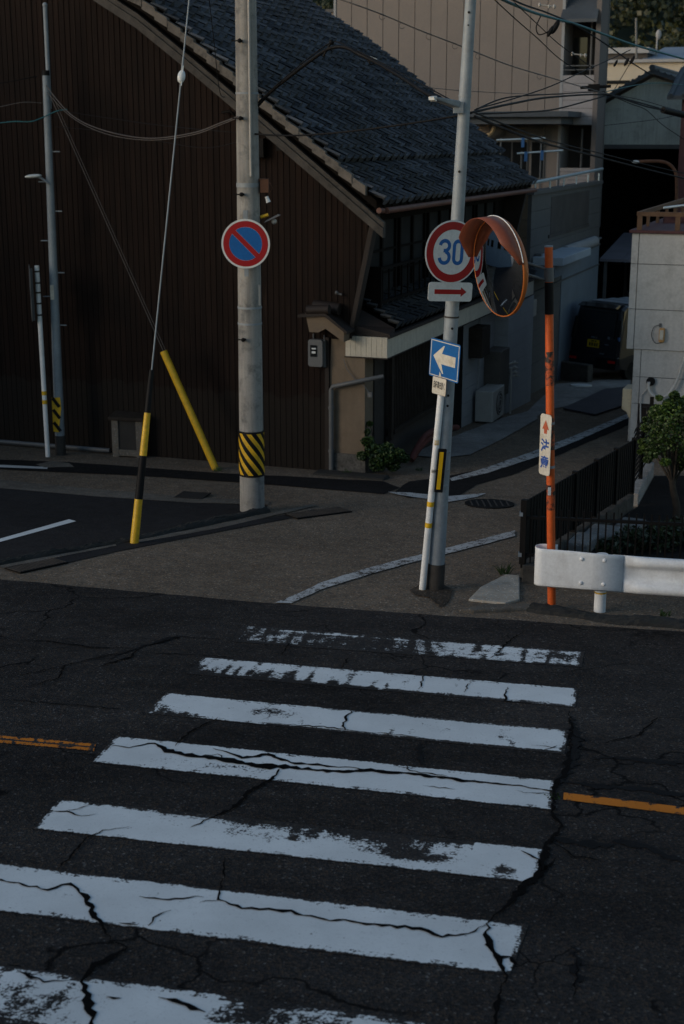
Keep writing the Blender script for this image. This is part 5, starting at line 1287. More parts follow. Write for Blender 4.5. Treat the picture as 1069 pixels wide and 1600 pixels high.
mb.build('stems', M['bark'], t)
mb = MB(); tone = []; leaves(mb, tone, 2600, lambda r: clumps(cl3, r), .05, 8); mb.at['tone'] = tone; mb.build('foliage', M['leaf_dark'], t)
def tuft(px, py, n, h, label, seed):
    b_ = G(px, py); mb = MB(); tone = []; rng = random.Random(seed)
    for i in range(n):
        d = Vector((rng.gauss(0, .5), rng.gauss(0, .5), 1)); p = b_ + Vector((rng.uniform(-.05, .05), rng.uniform(-.04, .04), 0)); o = Vector((.006, 0, 0)); hh = h * rng.uniform(.5, 1.2)
        mb.add([p - o, p + o, p + d * hh * .6 + o * .7, p + d * hh * .6 - o * .7, p + d * hh + Vector((d.x * .03, 0, -.01))], [(0, 1, 2, 3), (3, 2, 4)]); tone += [rng.random()] * 5
    mb.at['tone'] = tone; tag(mb.build('grass_tuft', M['leaf_weed'], at=b_), label, 'grass tuft')
tuft(789, 897, 26, .12, 'small grass tuft at the edge of the concrete slab', 1)
tuft(543, 741, 24, .08, 'small weed tuft in front of the house kerb stone', 2)
tuft(864, 1246, 18, .025, 'tiny weed in the crack at the right end of a crosswalk stripe', 3)
tuft(1040, 962, 20, .06, 'few dry weeds on the kerb under the guardrail', 4)
tuft(340, 736, 26, .07, 'weed tuft at the foot of the plain yellow guard', 5)
tuft(655, 735, 26, .06, 'low weeds along the wall left of the steel pole', 6)

# ------------------------------------------------------------------ black kei van at the end of the alley
vc = G(925, 591); az = rad(49); VF = Vector((math.sin(az), math.cos(az), -.03)).normalized(); VR = Vector((math.cos(az), -math.sin(az), 0)); VU = VR.cross(VF).normalized()
V = thing('parked_van', vc, 'black boxy kei van with a yellow number plate parked behind the pale house', 'van')
def v(x, y, z): return vc + VR * x + VF * y + VU * z
LN, WV = 3.38, 1.475
side = [(0.02, .28), (-.02, .50), (0.0, .95), (.07, 1.30), (.16, 1.66), (.28, 1.755), (1.2, 1.785), (2.2, 1.76), (2.42, 1.70), (2.95, 1.08), (3.30, .92), (3.38, .70), (3.38, .32), (3.2, .22), (.3, .22)]
mb = MB(); tw_ = lambda z: 1.0 if z < .9 else 1.0 - (z - .9) * .13
m_ = len(side); vs = []
for f in (-1, -.93, .93, 1):
    for (y, z) in side:
        k = 1 if abs(f) < .95 else .0; yy = y; zz = z
        if abs(f) == 1: yy = y * .965 + .055; zz = z - (.05 if z > 1 else -.02)
        vs.append(v(f * WV / 2 * tw_(z), yy, zz))
mb.add(vs, [(i * m_ + j, i * m_ + (j + 1) % m_, (i + 1) * m_ + (j + 1) % m_, (i + 1) * m_ + j) for i in range(3) for j in range(m_)] + [tuple(range(m_)), tuple(range(3 * m_, 4 * m_))[::-1]])
mb.build('body', M['van'], V, bevel=.03)
mb = MB(); mb.extr([v(-.58, .005, 1.0), v(.58, .005, 1.0), v(.54, .115, 1.58), v(-.54, .115, 1.58)], -VF * .025); mb.build('rear_window', M['glass'], V, bevel=.008)
mb = MB(); mb.extr([v(-.56, .10, 1.66), v(.56, .10, 1.66), v(.55, .26, 1.74), v(-.55, .26, 1.74)], VU * .03 - VF * .12); mb.build('roof_spoiler', M['van'], V, bevel=.01)
mb = MB()
for i in range(4):
    y = .5 + i * .5; mb.extr([v(-.55, y, 1.765), v(.55, y, 1.765), v(.55, y + .3, 1.78), v(-.55, y + .3, 1.78)], VU * .022)
mb.build('roof_ribs', M['roof_sheen'], V, bevel=.006)
mb = MB(); mb.extr([v(-.18, -.02, .74), v(.16, -.02, .74), v(.16, -.01, .92), v(-.18, -.01, .92)], -VF * .02); pl_ = mb.build('number_plate', M['plate_yellow'], V)
mb = MB(); 
for (a_, b_, z0, z1) in ((-.06, .03, .875, .905), (.05, .1, .875, .905), (-.12, -.07, .77, .85), (-.05, .0, .77, .85), (.03, .08, .77, .85), (.10, .14, .77, .85)): mb.extr([v(a_, -.046, z0), v(b_, -.046, z0), v(b_, -.042, z1), v(a_, -.042, z1)], -VF * .002)
mb.build('plate_digits', M['leaf_dark'], pl_)
for sx in (-1, 1):
    mb = MB(); mb.extr([v(sx * .48, -.04, .42), v(sx * .68, -.035, .42), v(sx * .68, -.035, .48), v(sx * .48, -.04, .48)], -VF * .025); mb.build('rear_reflector', M['tail_red'], V)
    mb = MB(); mb.extr([v(sx * .62, .0, .92), v(sx * .72, .02, .92), v(sx * .685, .11, 1.42), v(sx * .61, .09, 1.42)], -VF * .02); mb.build('tail_light', M['glass'], V)
mb = MB(); mb.extr([v(-.73, .03, .25), v(.73, .03, .25), v(.74, .03, .58), v(-.74, .03, .58)], -VF * .07); mb.build('bumper', M['van'], V, bevel=.03)
mb = MB(); mb.box(v(-.02, -.03, .98), .10, .03, .035, VR, VF, VU); mb.box(v(.30, -.05, .62), .14, .02, .03, VR, VF, VU); mb.box(v(.40, -.03, .84), .12, .015, .02, VR, VF, VU); mb.box(v(.44, -.02, 1.0), .06, .02, .06, VR, VF, VU); mb.build('badges', M['chrome'], V)
for sx in (-1, 1):
    mb = MB()
    for (y0, y1) in ((.35, 1.15), (1.25, 2.1)): mb.extr([v(sx * .735, y0, 1.02), v(sx * .735, y1, 1.02), v(sx * .675, y1, 1.55), v(sx * .675, y0 + .1, 1.55)], VR * sx * .012)
    mb.build('side_window', M['glass'], V)
    for y in (.55, 2.85):
        mb = MB(); c = v(sx * .66, y, .275); mb.tube([c - VR * .075, c + VR * .075], .275, 24); wl_ = mb.build('wheel', M['black'], V, bevel=.02)
        mb = MB(); mb.tube([c + VR * sx * .07, c + VR * sx * .082], .17, 20); mb.build('rim', M['black_metal'], wl_)
mb = MB(); mb.box(v(.70, .02, .99), .05, .03, .09, VR, VF, VU); mb.build('blue_corner', M['hanger'], V)  # small blue block at the right rear corner
c = G(893, 594); mb = MB(); mb.box(c + UP * .2, 1.1, .2, .45, VR, Vector((VF.x, VF.y, 0)).normalized())
tag(mb.build('low_wall', M['block'], at=c, bevel=.02), 'low dark block wall beside the rear of the black van', 'wall')

# ------------------------------------------------------------------ grey terrace house behind the old house
TB = thing('terrace_house', L(.0, 10, -.5), 'grey house with a flat roof terrace and laundry poles behind the old house', 'house')
mb = MB()
for i in range(13): mb.lbox(-3.2, .53, 9.99, 10.2, -.8 + i * .36, -.8 + i * .36 + .352)
mb.build('front_wall', M['beige_wall'], TB)
mb = MB()
te = 17.6
for i in range(13): mb.lbox(.50, .61, 10.0, te, -1. + i * .36, -1. + i * .36 + .353)
mb.lbox(.55, .66, 10.0, te, 2.12, 2.17); mb.lbox(.535, .66, 9.96, te, 1.62, 1.65)
mb.build('alley_wall', M['grey_tile_wall'], TB)
mb = MB(); mb.lbox(-3.2, .5, 10.2, te, -1, 3.2); mb.build('core', M['dark_wall'], TB)
p0, p1 = LS(862, 300, .61)[0], LS(921, 300, .61)[0]
mb = MB(); mb.lbox(.605, .618, p0, p1, 2.75, 3.55); mb.lbox(.61, .64, p0 - .2, p1, 2.68, 2.75); mb.build('shuttered_window', M['recess'], TB)
mb = MB(); mb.lbox(.44, .66, 9.95, te, 3.66, 3.74); mb.lbox(-3.2, .44, 9.95, 10.15, 3.66, 3.74); mb.build('parapet_cap', M['grey_tile_wall'], TB)
mb = MB(); mb.tube([L(.60, 10.0, 3.90), L(.62, te, 4.02)], .035, 8)
for i in range(6): mb.tube([L(.6, 10.3 + i * 1.4, 3.7), L(.6, 10.3 + i * 1.4, 3.92)], .018, 6)
mb.build('terrace_rail', M['laundry'], TB)
q0, q1 = LS(880, 390, .66)[0], LS(926, 380, .66)[0]; zq = LS(900, 386, .66)[1]
mb = MB(); mb.tube([L(.70, q0, zq), L(.70, q1, zq)], .13, 12); mb.build('shutter_box', M['pale_wall'], TB)
mb = MB(); mb.lbox(.61, .63, q0 + .1, te, -1.2, zq - .1); mb.build('garage_shutter', M['blue_grey'], TB)
mb = MB(); mb.tube(spline([L(.66, 10.4, 2.25), L(.68, 10.6, 2.3), L(.68, 10.7, 2.2), L(.66, 12, 2.25), L(.66, te, 2.3)]), .03, 8); mb.box(L(.70, 10.45, 2.35), .12, .14, .2, RX, DY); mb.build('drain_pipe', M['meter'], TB)
mb = MB(); mb.lbox(.45, .70, 10.06, 10.4, 1.15, 1.5); mb.build('vent_box', M['ac_white'], TB, bevel=.02)
cs, cz = LT(886, 406, 10.6)
t = thing('door_canopy', L(.62, 10.6, cz), 'flat blue-grey canopy on the alley wall behind the orange pole', 'canopy')
mb = MB(); mb.lbox(.62, cs, 10.2, 13.2, cz - .10, cz + .07); mb.build('canopy_slab', M['canopy'], t, bevel=.01)
mb = MB(); mb.lbox(.63, cs - .18, 10.25, 12.9, cz - .36, cz - .10); mb.build('canopy_fascia', M['blue_grey'], t)
# laundry poles on the terrace
for (a_, b_, tt, lab) in (((776, 219), (852, 216), 15.2, 'upper pale blue laundry pole with a blue peg on the roof terrace'), ((808, 240), (880, 235), 14.2, 'lower pale blue laundry pole with two blue hangers on the roof terrace')):
    s0, z0 = LT(*a_, tt); s1, z1 = LT(*b_, tt); o = L(s0, tt, 3.7)
    t = thing('laundry_pole', o, lab, 'laundry pole', 'laundry poles')
    mb = MB(); mb.tube([L(s0, tt, z0), L(s1, tt, z1)], .022, 8); mb.build('pole', M['laundry'], t)
    for f in ((.55,) if tt > 15 else (.2, .55)):
        mb = MB(); mb.box(L(s0 + (s1 - s0) * f, tt - .02, z0 + (z1 - z0) * f - .08), .07, .04, .22, RX, DY); mb.build('hanger', M['hanger'], t)
    mb = MB(); mb.tube([L(s0 + .1, tt + .03, 3.2), L(s0 + .1, tt + .03, z0 + .05)], .02, 6); mb.tube([L(s1 - .1, tt + .03, 3.2), L(s1 - .1, tt + .03, z1 + .05)], .02, 6); mb.build('stand', M['meter'], t)

# ------------------------------------------------------------------ large beige panelled building
TBG = 17.8
BB = thing('apartment_building', L(-3, TBG, -.8), 'large beige panelled building with balconies towering behind the tiled roof', 'building')
sR = LT(880, 100, TBG)[0]; sE0, sE1 = LT(937, 100, TBG)[0], LT(948, 60, TBG)[0]; sL = -6.66
mb = MB(); n = 14
for i in range(n):
    a_, b_ = sL + (sR - sL) * i / n, sL + (sR - sL) * (i + 1) / n; mb.lbox(a_ + .008, b_ - .008, TBG, TBG + .05, 3., 9.4)
mb.build('front_panels', M['big_beige'], BB)
mb = MB(); mb.lbox(sL, sR - .02, TBG + .03, TBG + 3.2, -1, 9.38); mb.lbox(sR - .02, sE0 - .02, TBG + 1.0, TBG + 1.1, -1, 9.38); mb.build('core', M['recess'], BB)
mb = MB(); mb.lbox(sL - .06, sL + .003, TBG - .02, TBG + 3.2, 3, 9.4); mb.build('corner_trim', M['pale_wall'], BB); mb = MB(); mb.lbox(sR - .06, sR + .012, TBG - .03, TBG + 1.0, 2.5, 9.4); mb.build('corner_trim', M['pale_wall'], BB)
mb = MB(); mb.lbox(sE0 - .12, sE0, TBG - .05, TBG + .95, 2.5, 9.4); mb.build('end_wall', M['end_wall'], BB)
mb = MB(); mb.lbox(sE0 - .11, sE0 + .012, TBG + .95, TBG + 1.03, 2.5, 9.4); mb.build('end_trim', M['meter'], BB)
for k, (ya, yb) in enumerate(((117, 195), (262, 300))):
    za, zb3 = LT(905, ya, TBG)[1], LT(905, yb, TBG)[1]
    mb = MB()
    for i in range(6):
        z0 = zb3 + (za - zb3) * i / 6; mb.lbox(sR + .01, sE0, TBG - .02, TBG + .03, z0, z0 + (za - zb3) / 6 - .008)
    mb.build('balcony_front', M['balcony'], BB)
    mb = MB(); mb.lbox(sR + .02, sE0 - .13, TBG + .04, TBG + 1.0, zb3 - .02, zb3 + .12); mb.build('balcony_floor', M['recess'], BB)
mb = MB(); za = LT(905, 117, TBG)[1]
for i in range(2): mb.tube([L(sR + .05, TBG, za + .12 + .1 * i), L(sE0, TBG, za + .12 + .1 * i)], .014, 6)
mb.tube([L(sR + .62, TBG + .4, za - .3), L(sR + .62, TBG + .4, za + 1.9)], .03, 8); mb.tube([L(sR + .5, TBG + .3, 3.4), L(sR + .5, TBG + .3, 5)], .03, 8)
mb.build('balcony_rails', M['meter'], BB)
za = LT(905, 35, TBG)[1]
mb = MB(); mb.hexa([L(sR - .05, TBG - .35, za - .02), L(sE0 - .05, TBG - .35, za - .02), L(sE0 - .14, TBG + .8, za + .9), L(sR - .05, TBG + .8, za + .9), L(sR - .05, TBG - .35, za + .06), L(sE0 - .05, TBG - .35, za + .06), L(sE0 - .14, TBG + .8, za + 1.0), L(sR - .05, TBG + .8, za + 1.0)]); mb.build('balcony_awning', M['slate_roof'], BB)
mb = MB(); mb.lbox(sR + .05, sR + .40, TBG + .97, TBG + .99, za - 1.6, za - .3); mb.build('balcony_door', M['glass'], BB)
# canopy and windows of the floor above the terrace
c0_, c1_ = LT(700, 176, 16.2)[0], LT(888, 180, 16.2)[0]; zc = LT(800, 176, 16.2)[1]
mb = MB(); mb.lbox(c0_, c1_, 16.2, TBG - .02, zc - .10, zc + .03); mb.lbox(c0_, c1_ - .2, 16.35, TBG - .02, zc - .27, zc - .10); mb.build('canopy', M['slate_roof'], BB)
for (xa, xb, ya, yb) in ((775, 798, 222, 278), (802, 822, 222, 278), (832, 848, 222, 278)):
    a_, z1 = LT(xa, ya, TBG); b_, z0 = LT(xb, yb, TBG); w_ = MB(); w_.lbox(a_ - .03, b_ + .03, TBG - .035, TBG - .002, z0 - .03, z1 + .03); wf = w_.build('window', M['meter'], BB)
    w_ = MB(); w_.lbox(a_, b_, TBG - .045, TBG - .035, z0, z1); w_.build('pane', M['glass'], wf)
mb = MB(); a_, z1 = LT(766, 196, TBG); b_, z0 = LT(852, 218, TBG); mb.lbox(a_, b_, TBG - .12, TBG - .003, z0, z1); mb.build('shutter_case', M['grey_tile_wall'], BB)
mb = MB(); q_ = [LT(*p_, TBG - .3) for p_ in ((738, 218), (756, 213), (768, 208), (772, 198), (772, 190))]; mb.tube(spline([L(a, TBG - .3, b) for a, b in q_]), .045, 8); mb.build('downpipe', M['cream_plastic'], BB)
# lower wing on the left, seen above the roof
a_, z_ = LT(526, 22, 18.6)
mb = MB(); mb.lbox(-12, a_ + .3, 18.6, 24, -1, LT(500, 38, 18.6)[1] - .02); mb.build('wing_wall', M['grey_tile_wall'], BB)
mb = MB(); mb.lbox(-12, a_ + .1, 18.45, 24, LT(500, 38, 18.45)[1], LT(500, 21, 18.45)[1]); mb.build('wing_parapet', M['big_beige'], BB)
mb = MB(); mb.lbox(-12, a_ + .1, 18.40, 24.1, LT(500, 20, 18.45)[1], LT(500, 15, 18.45)[1]); mb.build('wing_cap', M['grey_tile_wall'], BB)

# ------------------------------------------------------------------ warehouse, carport and far houses up the alley
TW = 24.
WH = thing('warehouse', L(1, TW, -.8), 'dark open warehouse with a pale green corrugated gable and slate roof', 'warehouse')
zw = LT(1000, 226, TW)[1]; pk = LT(1022, 110, TW); le = LT(938, 157, TW)
mb = MB(); s = le[0] - 3.0
sl_w = (pk[1] - le[1]) / (pk[0] - le[0])
while s < pk[0] + 3:
    def wz2(x): return pk[1] - abs(x - pk[0]) * (sl_w if x < pk[0] else sl_w * .62) - .18
    mb.extr([L(s, TW, zw), L(s + .07, TW, zw), L(s + .07, TW, wz2(s + .07)), L(s, TW, wz2(s))], DY * .03)
    mb.extr([L(s + .07, TW + .02, zw), L(s + .1, TW + .02, zw), L(s + .1, TW + .02, wz2(s + .1)), L(s + .07, TW + .02, wz2(s + .07))], DY * .02); s += .1
mb.build('corrugated_gable', M['green_sheet'], WH)
mb = MB()
for sg, sl2 in ((-1, sl_w), (1, sl_w * .62)):
    e_s = pk[0] + sg * 4; e_z = pk[1] - 4 * sl2
    mb.hexa([L(pk[0], TW - .35, pk[1] - .10), L(e_s, TW - .35, e_z - .10), L(e_s, TW + 9, e_z - .10), L(pk[0], TW + 9, pk[1] - .10), L(pk[0], TW - .35, pk[1] + .02), L(e_s, TW - .35, e_z + .02), L(e_s, TW + 9, e_z + .02), L(pk[0], TW + 9, pk[1] + .02)])
    for i in range(22):
        f = i / 22; a_ = L(pk[0] + sg * 4 * f, TW - .35, pk[1] - 4 * sl2 * f + .02)
        mb.tube([a_, a_ + DY * 9], .04, 6)
mb.tube([L(pk[0], TW - .4, pk[1] + .06), L(pk[0], TW + 9, pk[1] + .06)], .09, 8)
mb.build('roof', M['slate_roof'], WH)
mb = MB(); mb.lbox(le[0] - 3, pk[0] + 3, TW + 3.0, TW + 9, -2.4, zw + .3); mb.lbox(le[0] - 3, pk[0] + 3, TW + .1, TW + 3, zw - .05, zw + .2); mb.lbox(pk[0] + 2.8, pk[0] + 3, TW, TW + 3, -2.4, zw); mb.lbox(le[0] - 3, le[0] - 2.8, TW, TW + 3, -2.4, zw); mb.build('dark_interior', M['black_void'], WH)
mb = MB(); mb.lbox(le[0] - 3, pk[0] + 3, TW - .02, TW + .06, zw - .12, zw); mb.build('lintel', M['meter'], WH)
t1 = 19.
CPT = thing('carport', L(1.5, t1, -1), 'low carport with a pale lavender roof behind the van', 'carport')
za, zb3 = LT(960, 408, t1)[1], LT(960, 366, t1 + 3.6)[1]
mb = MB()
for i in range(6):
    s0 = .4 + i * .62; mb.hexa([L(s0, t1, za - .02), L(s0 + .61, t1, za - .02), L(s0 + .61, t1 + 3.6, zb3 - .02), L(s0, t1 + 3.6, zb3 - .02), L(s0, t1, za + .05), L(s0 + .61, t1, za + .05), L(s0 + .61, t1 + 3.6, zb3 + .05), L(s0, t1 + 3.6, zb3 + .05)])
mb.build('roof', M['lav_roof'], CPT)
for s0 in (.5, 2.2, 3.9):
    for tt in (t1 + .1, t1 + 3.4): mb = MB(); mb.lbox(s0, s0 + .08, tt, tt + .08, -2, za - .02); mb.build('post', M['meter'], CPT)
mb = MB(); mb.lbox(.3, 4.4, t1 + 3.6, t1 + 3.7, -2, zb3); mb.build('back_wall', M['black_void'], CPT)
mb = MB(); mb.lbox(.65, 1.3, t1 + 2.2, t1 + 2.9, -1.2, .1); mb.lbox(.7, 1.2, t1 + 2.3, t1 + 2.8, .1, .55)
tag(mb.build('stacked_boxes', M['recess'], at=L(1, t1 + 2.5, -1.5)), 'dim stacked boxes under the lavender carport roof', 'boxes')
TF = 44.
FH = thing('far_house', L(-3, TF, 0), 'far cream building with a blue metal roof below the wooded hill', 'building')
a_, z1 = LT(935, 93, TF); b_, z0 = LT(1110, 250, TF)
mb = MB(); mb.lbox(a_ - 3, b_ + 4, TF, TF + 8, -2, LT(1000, 96, TF)[1]); mb.build('wall', M['cream_far'], FH)
mb = MB(); mb.lbox(a_ - 3, b_ + 4, TF - .2, TF - .0, LT(1000, 98, TF)[1], LT(1000, 93, TF)[1]); mb.build('parapet', M['pale_wall'], FH)
mb = MB(); a2, z2 = LT(1000, 94, TF + 2); mb.hexa([L(a2, TF + 2, z2 - .3), L(b_ + 4, TF + 2, z2 - .3), L(b_ + 4, TF + 9, z2 + .3), L(a2, TF + 9, z2 + .3), L(a2, TF + 2, z2), L(b_ + 4, TF + 2, z2), L(b_ + 4, TF + 9, z2 + .9), L(a2, TF + 9, z2 + .9)]); mb.build('roof', M['blue_roof'], FH)
mb = MB(); a3, z3 = LT(945, 88, TF + 3); a4, z4 = LT(1012, 74, TF + 3); mb.lbox(a3 - 1, a4, TF + 3, TF + 8, z3 - 1, z3 + .1); mb.build('upper_wall', M['recess'], FH)
mb = MB(); mb.lbox(a3 - 1.2, a4 + .1, TF + 2.8, TF + 8, z3 + .1, z4); mb.build('upper_roof', M['pale_wall'], FH)
a_, z1 = LT(946, 126, TF); b_, z0 = LT(984, 131, TF); mb = MB(); mb.lbox(a_, b_, TF - .05, TF - .001, z0, z1); mb.build('window', M['glass'], FH)
TR = 20.
a_, z1 = LT(1045, 150, TR)
RH = thing('red_house', L(a_ + .8, TR, 0), 'red walled house corner with a dark tiled eave at the far right edge', 'house')
mb = MB(); mb.lbox(a_ + .35, a_ + 4, TR, TR + 3, -2, z1 - .05); mb.build('wall', M['maroon'], RH)
mb = MB(); mb.hexa([L(a_, TR - .3, z1 - .1), L(a_ + 4, TR - .3, z1 - .1), L(a_ + 4, TR + 2, z1 + .7), L(a_, TR + 2, z1 + .7), L(a_, TR - .3, z1), L(a_ + 4, TR - .3, z1), L(a_ + 4, TR + 2, z1 + .8), L(a_, TR + 2, z1 + .8)])
for i in range(12): mb.tube([L(a_ + .1 + i * .33, TR - .34, z1 + .0), L(a_ + .1 + i * .33, TR + 2, z1 + .8)], .06, 6)
mb.build('roof', M['slate_roof'], RH)
cb = L(3.9, 12.5, 0); cb.z = gz(cb.x, cb.y); yy = cb.y
t = thing('street_lamp', cb, 'thin brown pole with a curved top rising behind the roof railing', 'street lamp', 'street lamps')
mb = MB(); mb.tube(spline([pt(1057, 420, yy), pt(1057, 340, yy), pt(1057, 280, yy), pt(1052, 263, yy), pt(1040, 254, yy), pt(1020, 252, yy), pt(996, 253, yy)], 6), .035, 8); mb.tube([pt(1057, 419, yy), Vector((pt(1057, 419, yy).x, yy, gz(cb.x, yy)))], .05, 8); mb.build('pole', M['rust'], t)
mb = MB(); mb.ball(pt(994, 253, yy), .05, Vector((.09, 0, 0)), None, Vector((0, 0, .035))); mb.build('lamp_head', M['lamp_cover'], t)
# wooded hill
HILL0 = 120.
def hz_(x, y): return 4 + max(0, (y - HILL0)) * .52 + 5 * mnoise.noise(Vector((x * .025, y * .025, 3))) + 3.5 * math.sin(x * .11 + y * .04)
mb = MB(); nx, ny = 60, 24; vs = []
for j in range(ny + 1):
    for i in range(nx + 1):
        x = -160 + 400 * i / nx; y = 105 + 170 * j / ny; vs.append(Vector((x, y, hz_(x, y) - (2 + 10 * (j == 0)))))
mb.add(vs, [(j * (nx + 1) + i, j * (nx + 1) + i + 1, (j + 1) * (nx + 1) + i + 1, (j + 1) * (nx + 1) + i) for j in range(ny) for i in range(nx)], True)
tag(mb.build('hill', M['leaf_dark']), kind='structure')
mb = MB(); tone = []; rng = random.Random(31)
for k in range(520):
    x = rng.uniform(-14, 62); y = rng.uniform(114, 185); r = rng.uniform(1.6, 3.4); c = Vector((x, y, hz_(x, y) - .3)); tb_ = rng.random()
    def fn_(g, c=c, r=r, tb_=tb_):
        d = Vector((g.gauss(0, 1), g.gauss(0, 1), abs(g.gauss(0, 1)) * .9)).normalized() * r * g.uniform(.75, 1.05)
        return c + d, min(1, max(0, tb_ * .75 + g.random() * .25))
    leaves(mb, tone, 200, fn_, .48, k, .8)
mb.at['tone'] = tone
tag(mb.build('hill_woods', M['hill']), 'sunlit green woods covering the hill at the top right', kind='stuff')

# ------------------------------------------------------------------ overhead cables
def cable(name, pts, r, mat, label, cat='cable', n=8, extra=None):
    P = [pt(*q) for q in pts]; mb = MB(); mb.tube(spline(P, n), r * .78, 6); o = mb.build(name, mat, at=P[0])
    tag(o, label, cat, 'overhead cables'); return o
YA, YB, YC = LY, PY0, PYR
cable('overhead_cable', [(70, 131, YA), (110, 178, 21.), (160, 203, 20.2), (230, 216, 19.2), (300, 208, 18.3), (345, 192, 17.8), (372, 182, YB - .16)], .009, M['grey_cable'], 'pale twin cable sagging from the slim left pole to the concrete pole, upper strand')
cable('overhead_cable', [(72, 142, YA), (112, 183, 21.), (165, 209, 20.2), (232, 219, 19.2), (300, 211, 18.3), (345, 195, 17.8), (372, 184, YB - .16)], .007, M['grey_cable'], 'pale twin cable sagging from the slim left pole to the concrete pole, lower strand')
cable('overhead_cable', [(88, 172, YA), (180, 186, 20.3), (260, 197, 19.), (368, 207, YB + .1), (460, 212, 18.5)], .007, M['black'], 'thin dark cable crossing the brown wall just above the sagging pale cables')
cable('overhead_cable', [(86, 198, YA), (160, 205, 20.4), (250, 221, 19), (320, 231, 18), (372, 222, YB)], .006, M['black'], 'lowest faint dark cable across the brown wall')
cable('overhead_cable', [(-20, 192, 21.6), (0, 192, 21.6), (22, 190, 21.6), (48, 190, 21.6), (66, 184, 21.65), (88, 174, 21.7), (105, 171, 21.7)], .012, M['teal'], 'short teal cable reaching the slim left pole from the left edge')
cable('overhead_cable', [(-20, 134, 21.7), (0, 130, 21.7), (30, 125, 21.7), (58, 119, LY)], .010, M['black'], 'dark cable from the left edge to the top of the slim left pole')
cable('overhead_cable', [(-20, 170, 21.7), (0, 167, 21.7), (35, 160, 21.7), (66, 161, LY)], .007, M['grey_cable'], 'faint grey cable from the left edge below the slim pole top')
cable('overhead_cable', [(326, -10, 16.8), (334, 60, 17.2), (343, 141, 17.6), (352, 152, 17.7)], .006, M['black'], 'thin dark wire dropping over the tiled roof left of the concrete pole')
big = [(403, 165, YB), (425, 142, 17.5), (455, 118, 17.), (485, 95, 16.6), (515, 76, 16.2), (540, 74, 16.), (560, 84, 15.8), (585, 96, 15.6), (620, 116, 15.), (660, 142, 14.4), (690, 158, 14), (722, 173, PYR + .1)]
cable('overhead_cable', big, .026, M['black'], 'thick black cable arching over the tiled roof from the concrete pole')
cable('overhead_cable', [(403, 160, YB), (440, 126, 17.2), (490, 85, 16.6), (520, 66, 16.2), (545, 73, 16), (600, 100, 15.3), (660, 132, 14.5), (722, 166, PYR + .1)], .008, M['black'], 'thin black messenger wire running above the arching thick cable')
cable('overhead_cable', [(568, 84, 15.8), (576, 96, 15.7), (580, 101, 15.7), (586, 98, 15.7)], .010, M['black'], 'small black slack loop hanging from the arching thick cable')
cable('overhead_cable', [(742, 182, PYR + .1), (790, 202, 15.5), (850, 224, 18), (930, 244, 21), (1000, 262, 24), (1090, 284, 27)], .017, M['black'], 'thick black cable running down to the right from the leaning steel pole')
cable('overhead_cable', [(742, 176, PYR + .1), (800, 199, 15.5), (860, 220, 18), (940, 240, 21), (1000, 255, 24), (1090, 276, 27)], .010, M['black'], 'thin black cable beside the thick one running down to the right')
cable('overhead_cable', [(370, 207, YB + .18), (450, 212, 17), (540, 206, 16), (640, 193, 15), (720, 180, 14.), (745, 174, 14.), (800, 162, 15.5), (860, 152, 18), (945, 148, 22), (990, 158, 25), (1040, 172, 27), (1090, 186, 29)], .015, M['black'], 'long black cable sagging low across the tiled roof to the far right')
cable('overhead_cable', [(745, 178, 14.), (800, 176, 15.5), (860, 172, 18), (910, 160, 20), (945, 150, 22)], .013, M['black'], 'black cable sagging in front of the dark canopy of the beige building')
cable('overhead_cable', [(742, 172, 14), (790, 153, 16), (850, 148, 18), (945, 143, 22)], .010, M['black'], 'thin black cable just above the long black one right of the leaning pole')
cable('overhead_cable', [(745, 170, 14), (800, 155, 16), (860, 135, 18), (910, 112, 20), (960, 90, 22), (985, 78, 23)], .009, M['black'], 'black cable rising to the right in front of the beige building')
ring = [(510, -8, 16), (560, 9, 16), (600, 24, 16.2), (660, 49, 16.4), (720, 72, 16.8), (790, 100, 17.6), (845, 117, 18.5), (900, 133, 20), (950, 147, 22)]
cable('overhead_cable', ring, .009, M['grey_cable'], 'thin grey wire with small rings slanting across the beige panels')
RPTS = [pt(*q) for q in ring]
for i, (px, py, Y_) in enumerate(((597, 22, 16.2), (628, 36, 16.3), (670, 53, 16.5), (711, 68, 16.7), (747, 84, 17), (843, 116, 18.5))):
    c = pt(px, py, Y_); mb = MB(); mb.tube([c + Vector((.030 * math.cos(q), 0, -.028 + .030 * math.sin(q))) for q in np.linspace(.4, 5.9, 14)], .004, 5)
    tag(mb.build('wire_ring', M['grey_cable'], at=c), ['first small wire ring from the left on the slanting grey wire', 'second wire ring from the left on the slanting grey wire', 'third wire ring from the left on the slanting grey wire', 'wire ring just left of the leaning pole on the grey wire', 'wire ring just right of the leaning pole on the grey wire', 'rightmost wire ring on the slanting grey wire'][i], 'wire ring', 'rings on the grey wire')
cable('overhead_cable', [(770, -8, 15), (800, 6, 16), (835, 20, 17), (870, 30, 18.5), (900, 38, 20), (950, 56, 21.5), (1000, 73, 23), (1090, 98, 26)], .020, M['teal'], 'thick teal cable running from the top edge to the right')
cable('overhead_cable', [(785, -8, 15), (820, 8, 16.5), (855, 20, 18), (900, 40, 20), (945, 68, 22), (990, 100, 24), (1020, 118, 26)], .013, M['black'], 'black cable just above and crossing the thick teal cable')
cable('overhead_cable', [(765, -8, 15), (800, 25, 16.5), (840, 60, 18), (876, 93, 19.5), (930, 128, 21)], .008, M['black'], 'thin dark wire falling steeply across the beige panels, lower of two')
cable('overhead_cable', [(805, 5, 15), (840, 38, 17), (876, 71, 18.5), (925, 105, 20)], .007, M['black'], 'thin dark wire falling steeply across the beige panels, upper of two')
